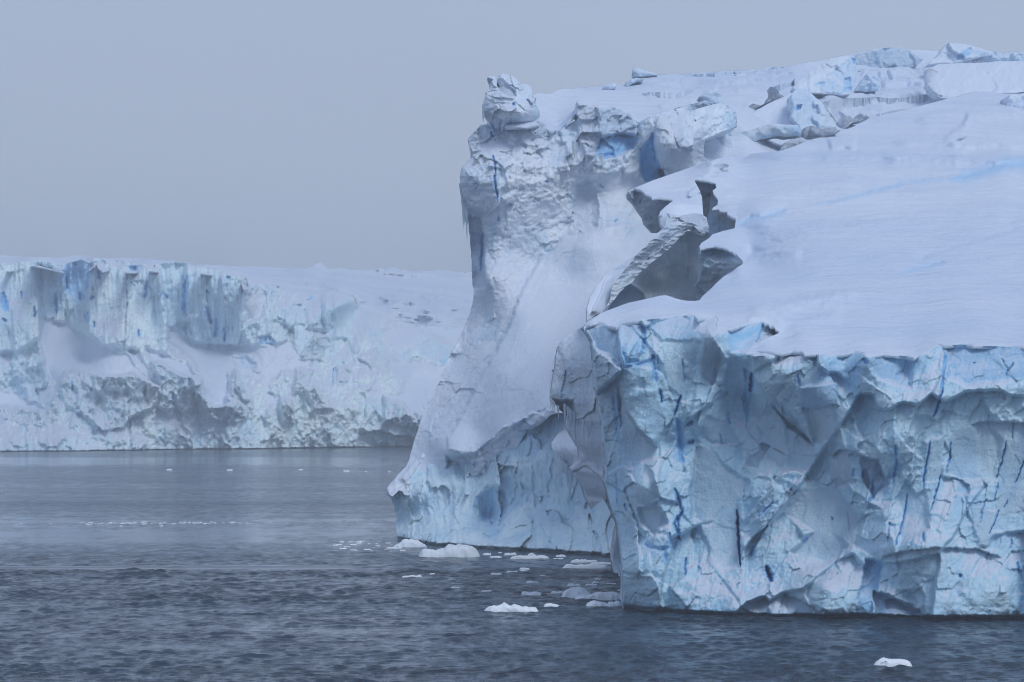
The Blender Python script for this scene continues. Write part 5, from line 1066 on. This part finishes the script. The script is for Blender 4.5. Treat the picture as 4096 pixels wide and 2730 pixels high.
# ================================================================ ice afloat
def floe(v, x0, x1, ybase, prof, seed, label, group=None, name='ice_floe', depth=.5, cat='ice floe', blue=0., ns=40):
    """floating piece: measured left and right end and waterline, prof = heights of the top along it (fraction of length)"""
    a = S(v, [(x0, ybase)])[0]; b = S(v, [(x1, ybase)])[0]
    d = float(dwater(a[1])); Lm = (b[0] - a[0]) * d / F; c = at((a[0] + b[0]) / 2, a[1], d)
    nx = ns; ny = max(10, ns // 2); u = np.linspace(-1, 1, nx); w = np.linspace(-1, 1, ny)
    U, Wv = np.meshgrid(u, w)
    dep = Lm * depth
    # irregular plan outline
    ang = fbm(np.array([0.]) + U * 1.3, Wv * 1.3, 3, seed) * .22
    r = np.maximum(np.abs(U), np.abs(Wv)) ; rr = np.hypot(U, Wv) + 1e-6
    k = (.35 + .65 * r / rr)                               # squircle
    XX = U * k * (1 + ang); YY = Wv * k * (1 + fbm(U * 1.5 + 7, Wv * 1.5, 3, seed + 1) * .5)
    h = np.interp((U + 1) / 2, np.linspace(0, 1, len(prof)), prof) * Lm * .78
    edge = sm(0, .30, 1 - r)
    Z = h * edge ** .6 * (1 - .45 * np.clip(-Wv, 0, 1)) + (fbm(U * 5, Wv * 4, 4, seed + 2, .55, True) * 1.0 + fbm(U * 2.2, Wv * 2, 3, seed + 3)) * .35 * h.mean() * edge
    Z = np.maximum(Z, 0) + .02 * Lm * edge - .05 * Lm * (1 - edge)
    top = np.stack([XX * Lm / 2, YY * dep / 2 + dep * .35, Z], -1).reshape(-1, 3)
    bt = top.copy(); bt[:, 2] = -.06 * Lm - .05; bt[:, :2] *= .9
    n = nx * ny; ids = np.arange(n).reshape(ny, nx)
    q = np.stack([ids[:-1, :-1], ids[:-1, 1:], ids[1:, 1:], ids[1:, :-1]], -1).reshape(-1, 4)
    ring = np.concatenate([ids[0, :], ids[1:, -1], ids[-1, -2::-1], ids[-2:0:-1, 0]])
    nx_ = np.roll(ring, -1)
    wall = np.stack([ring, ring + n, nx_ + n, nx_], -1)
    bl = np.clip(blue * (.5 + fbm(U * 3, Wv * 3, 3, seed + 5)) + .22 * (1 - sm(0, .25, Z / (h.max() + 1e-6))), 0, 1).ravel()
    sn = np.full(n, .9)
    me = quadmesh(name, np.concatenate([top, bt]), np.concatenate([q, q[:, ::-1] + n, wall]), {'blue': np.tile(bl, 2), 'snow': np.concatenate([sn, sn * .5]), 'deep': np.zeros(2 * n), 'grey': np.zeros(2 * n)})
    o = link(name, me, M_floe); o.location = (c[0], c[1], 0); tag(o, label, cat, group); return o
def lump(seed, n=9, hi=.1):
    r = random.Random(seed); return [0.01] + [hi * (.35 + .9 * r.random()) for _ in range(n)] + [0.01]

floe('J', 358, 976, 296, [.02,.11,.10,.09,.08,.07,.07,.10,.16,.17,.15,.17,.18,.17,.14,.12,.03], 1, 'largest floating ice lump, long and low with two humps, off the tall iceberg', name='growler', cat='growler', blue=.30, ns=70, depth=.35)
floe('J', 150, 492, 204, [.02,.05,.07,.17,.21,.20,.21,.18,.15,.10,.05,.02], 2, 'pale ice mound touching the left foot of the tall iceberg', name='growler', cat='growler', blue=.35, ns=60, depth=.4)
floe('J', 90, 260, 216, lump(3, 8, .05), 3, 'thin band of slushy ice left of the mound at the foot of the tall iceberg', blue=.1)
floe('J', 970, 1545, 798, [.01,.03,.06,.07,.06,.08,.10,.15,.11,.06,.10,.09,.07,.04,.06,.03,.05,.03,.03,.01], 4, 'jagged white floe with a small pointed peak near its middle, in the open water', name='growler', cat='growler', ns=80, depth=.3)
floe('J', 1695, 2020, 668, [.03,.12,.19,.24,.27,.28,.29,.27,.22,.14,.06,.02], 5, 'thick white floe with a domed top beside the corner of the near iceberg', blue=.1, ns=60)
floe('J', 1610, 1740, 630, lump(6, 8, .16), 6, 'small lumpy floe touching the left end of the domed floe')
floe('J', 1810, 2300, 690, [.01,.05,.07,.06,.08,.11,.14,.13,.12,.12,.11,.05], 7, 'long smooth white floe in front of the domed floe, reaching the near iceberg', ns=60, blue=.1)
floe('J', 2005, 2180, 640, lump(8, 7, .12), 8, 'knobbly floe just behind the long smooth floe at the near iceberg')
floe('J', 1920, 2165, 744, [.02,.10,.17,.18,.15,.12,.08,.04], 9, 'low floe with a humped left end, nearest at the berg corner')
floe('J', 2130, 2285, 746, lump(10, 8, .30), 10, 'rough lump of ice pressed against the foot of the near iceberg corner', blue=.1)
floe('J', 1540, 1712, 752, [.02,.12,.17,.17,.14,.12,.08,.02], 11, 'small flat-topped floe right of the jagged peaked floe')
floe('J', 1328, 1570, 646, [.04,.13,.11,.08,.07,.11,.12,.08,.03,.01], 12, 'double-humped white floe left of the domed floe')
floe('J', 1375, 1525, 534, lump(13, 8, .12), 13, 'short lumpy white floe midway between the tall wall and the double-humped floe')
floe('J', 232, 446, 482, [.02,.03,.04,.04,.06,.07,.04,.05,.12,.10], 14, 'thin flat floe with an upturned right end, alone in open water')
floe('J', 498, 554, 454, lump(15, 5, .22), 15, 'tiny white lump just right of the floe with the upturned end')
floe('J', 965, 1090, 612, lump(16, 5, .07), 16, 'thin white sliver of ice above the jagged peaked floe')
floe('J', 690, 785, 576, lump(17, 5, .06), 17, 'faint sliver of ice awash, left of the thin white sliver')
floe('J', 1050, 1175, 458, lump(18, 6, .16), 18, 'pointed drift of ice, leftmost of the row of floes out from the tall wall')
floe('J', 1200, 1320, 436, lump(19, 6, .10), 19, 'flat brash piece second from the left in the row out from the tall wall')
floe('J', 1322, 1428, 410, lump(20, 6, .14), 20, 'rounded floe at the right end of the row out from the tall wall')
floe('J', 1318, 1400, 424, lump(21, 5, .08), 21, 'small thin floe just below the rounded one in the row')
floe('J', 1515, 1575, 468, lump(22, 5, .16), 22, 'lone small dab of ice below right of the rounded floe in the row')
floe('J', 1760, 1900, 560, lump(23, 6, .12), 23, 'flat floe left of the stacked pair, above the domed floe')
floe('J', 1922, 2055, 556, lump(24, 6, .10), 24, 'flat floe under the small knob, right of another flat floe')
floe('J', 1990, 2068, 540, lump(25, 6, .26), 25, 'small knob of ice standing just behind a flat floe')
floe('J', 2118, 2228, 546, lump(26, 6, .09), 26, 'thin dim floe in the dark water near the hanging icicles')
floe('J', 2012, 2085, 502, lump(27, 6, .18), 27, 'small heap of ice in the dark water under the shaded flank')
floe('J', 2098, 2215, 490, lump(28, 6, .10), 28, 'dim strip of ice against the shaded flank, farthest in the dark water')
floe('J', 2222, 2290, 608, lump(29, 5, .22), 29, 'small floe at the near iceberg just below the hanging icicles')
floe('J', 1690, 2205, 398, [.01,.02,.06,.04,.03,.05,.04,.04,.09,.06,.03,.03,.03,.02], 30, 'long narrow strip of broken ice with a small peak, off the tall wall', ns=60, depth=.2)
floe('J', 1388, 1495, 290, [.03,.16,.25,.34,.28,.18,.08,.02], 31, 'small pale cone of ice close under the tall wall', blue=.15)
floe('J', 1210, 1640, 310, lump(32, 14, .05), 32, 'long thin strip of brash below the small pale cone', ns=60, depth=.15)
floe('J', 1178, 1310, 278, lump(33, 7, .14), 33, 'little heap of brash left of the small pale cone')
floe('J', 1045, 1175, 300, lump(34, 6, .08), 34, 'thin flat floe just right of the largest floating lump')
floe('J', 985, 1075, 277, lump(35, 6, .20), 35, 'small crumbly lump touching the right side of the largest growler')
floe('J', 1125, 1172, 258, lump(36, 5, .16), 36, 'tiny chip of ice close under the tall wall, above the thin flat floe')
floe('J', 1655, 1760, 292, lump(37, 7, .16), 37, 'small rough heap of brash right of the small pale cone')
floe('J', 1785, 2060, 345, lump(38, 12, .10), 38, 'broad tangle of brash under the right end of the tall wall', ns=50, depth=.25)
floe('J', 1980, 2205, 362, lump(39, 10, .09), 39, 'flat mat of brash wedged against the shaded flank', ns=50, depth=.25)
floe('J', 1625, 1740, 314, lump(40, 6, .06), 40, 'thin smear of brash joining the long strip and the broad tangle')
floe('J', 222, 285, 240, lump(41, 5, .20), 41, 'small chip of ice in front of the mound at the tall iceberg foot')
floe('F', 2003, 2103, 1532, [.03,.10,.16,.18,.16,.14,.13,.14,.13,.12,.03], 43, 'bright white growler alone in the dark foreground water at bottom right', name='growler', cat='growler', ns=60)
# specks far out by the shelf
for x0, x1, y, s_, lb in ((943, 985, 187, 51, 'far white fleck with a raised left end, leftmost in the row before the shelf'), (1290, 1330, 189, 52, 'second far white fleck from the left in the row before the shelf'), (1700, 1732, 187, 53, 'faint pointed fleck of ice third from the left before the shelf'),
                          (1955, 1995, 195, 54, 'brightest far fleck of ice, fourth from the left before the shelf'), (2078, 2096, 195, 55, 'tiny far dot of ice second from the right in the row'), (2212, 2230, 197, 56, 'tiny far dot of ice closest to the tall iceberg edge')):
    floe('K', x0, x1, y, lump(s_, 5, .20), s_, lb, group='far flecks of ice before the shelf', ns=16, depth=.6)
# drift line of small fragments
r_ = random.Random(7); proto = None
L0 = 'tiny white ice fragment in the thin drift line across the left water'
for i in range(200):
    if i < 165:
        x = r_.choice((r_.uniform(450, 1210), r_.uniform(450, 1210), r_.uniform(1300, 2240), r_.uniform(60, 2240))); y = 487 - (x - 1000) * .004 + r_.gauss(0, 3.2) + (r_.random() < .15) * r_.uniform(-10, 10); lb = L0; gp = 'ice fragments of the drift line'
    else:
        x = r_.uniform(1840, 2330); y = 592 + r_.uniform(-8, 50) + (x - 1840) * .03; lb = 'tiny low ice fragment scattered left of the tall iceberg foot'; gp = 'ice fragments off the tall iceberg foot'
    L = r_.uniform(4, 26) if i < 165 else r_.uniform(8, 55)
    if proto is None:
        proto = floe('K', x, x + 20, y, lump(60, 5, .10), 60, lb, group=gp, name='ice_fragment', cat='ice fragment', ns=14, depth=.5); base = proto; bw = 20 * .7012 / 4 * float(dwater(S('K', [(x, y)])[0][1])) / F
        continue
    px, py = S('K', [(x, y)])[0]; d = float(dwater(py)); c = at(px, py, d); s_ = (L * .7012 / 4 * d / F) / bw
    o = base.copy(); scene.collection.objects.link(o); o.location = (c[0], c[1], 0); o.scale = (s_, s_, s_ * r_.uniform(.6, 1.5)); o.rotation_euler = (0, 0, r_.uniform(-.5, .5)); o['label'] = lb; o['group'] = gp

# ---------------------------------------------------------------- the air
def build_haze():
    m = bpy.data.materials.new('haze_air'); m.use_nodes = True; nt = m.node_tree; nt.nodes.clear()
    out = N(nt, 'ShaderNodeOutputMaterial'); v = N(nt, 'ShaderNodeVolumePrincipled')
    v.inputs['Color'].default_value = (.86, .93, 1.0, 1); v.inputs['Density'].default_value = HAZE
    v.inputs['Anisotropy'].default_value = 0.0
    nt.links.new(v.outputs[0], out.inputs['Volume'])
    x0, x1, y0, y1, z0, z1 = -2600, 2600, -300, 4300, -2.5, 190
    vs = [(x, y, z) for z in (z0, z1) for y in (y0, y1) for x in (x0, x1)]
    q = [(0, 2, 3, 1), (4, 5, 7, 6), (0, 1, 5, 4), (2, 6, 7, 3), (0, 4, 6, 2), (1, 3, 7, 5)]
    o = link('haze', quadmesh('haze', vs, q, smooth=False), m); tag(o, kind='stuff')
HAZE = 0.00030
build_haze()
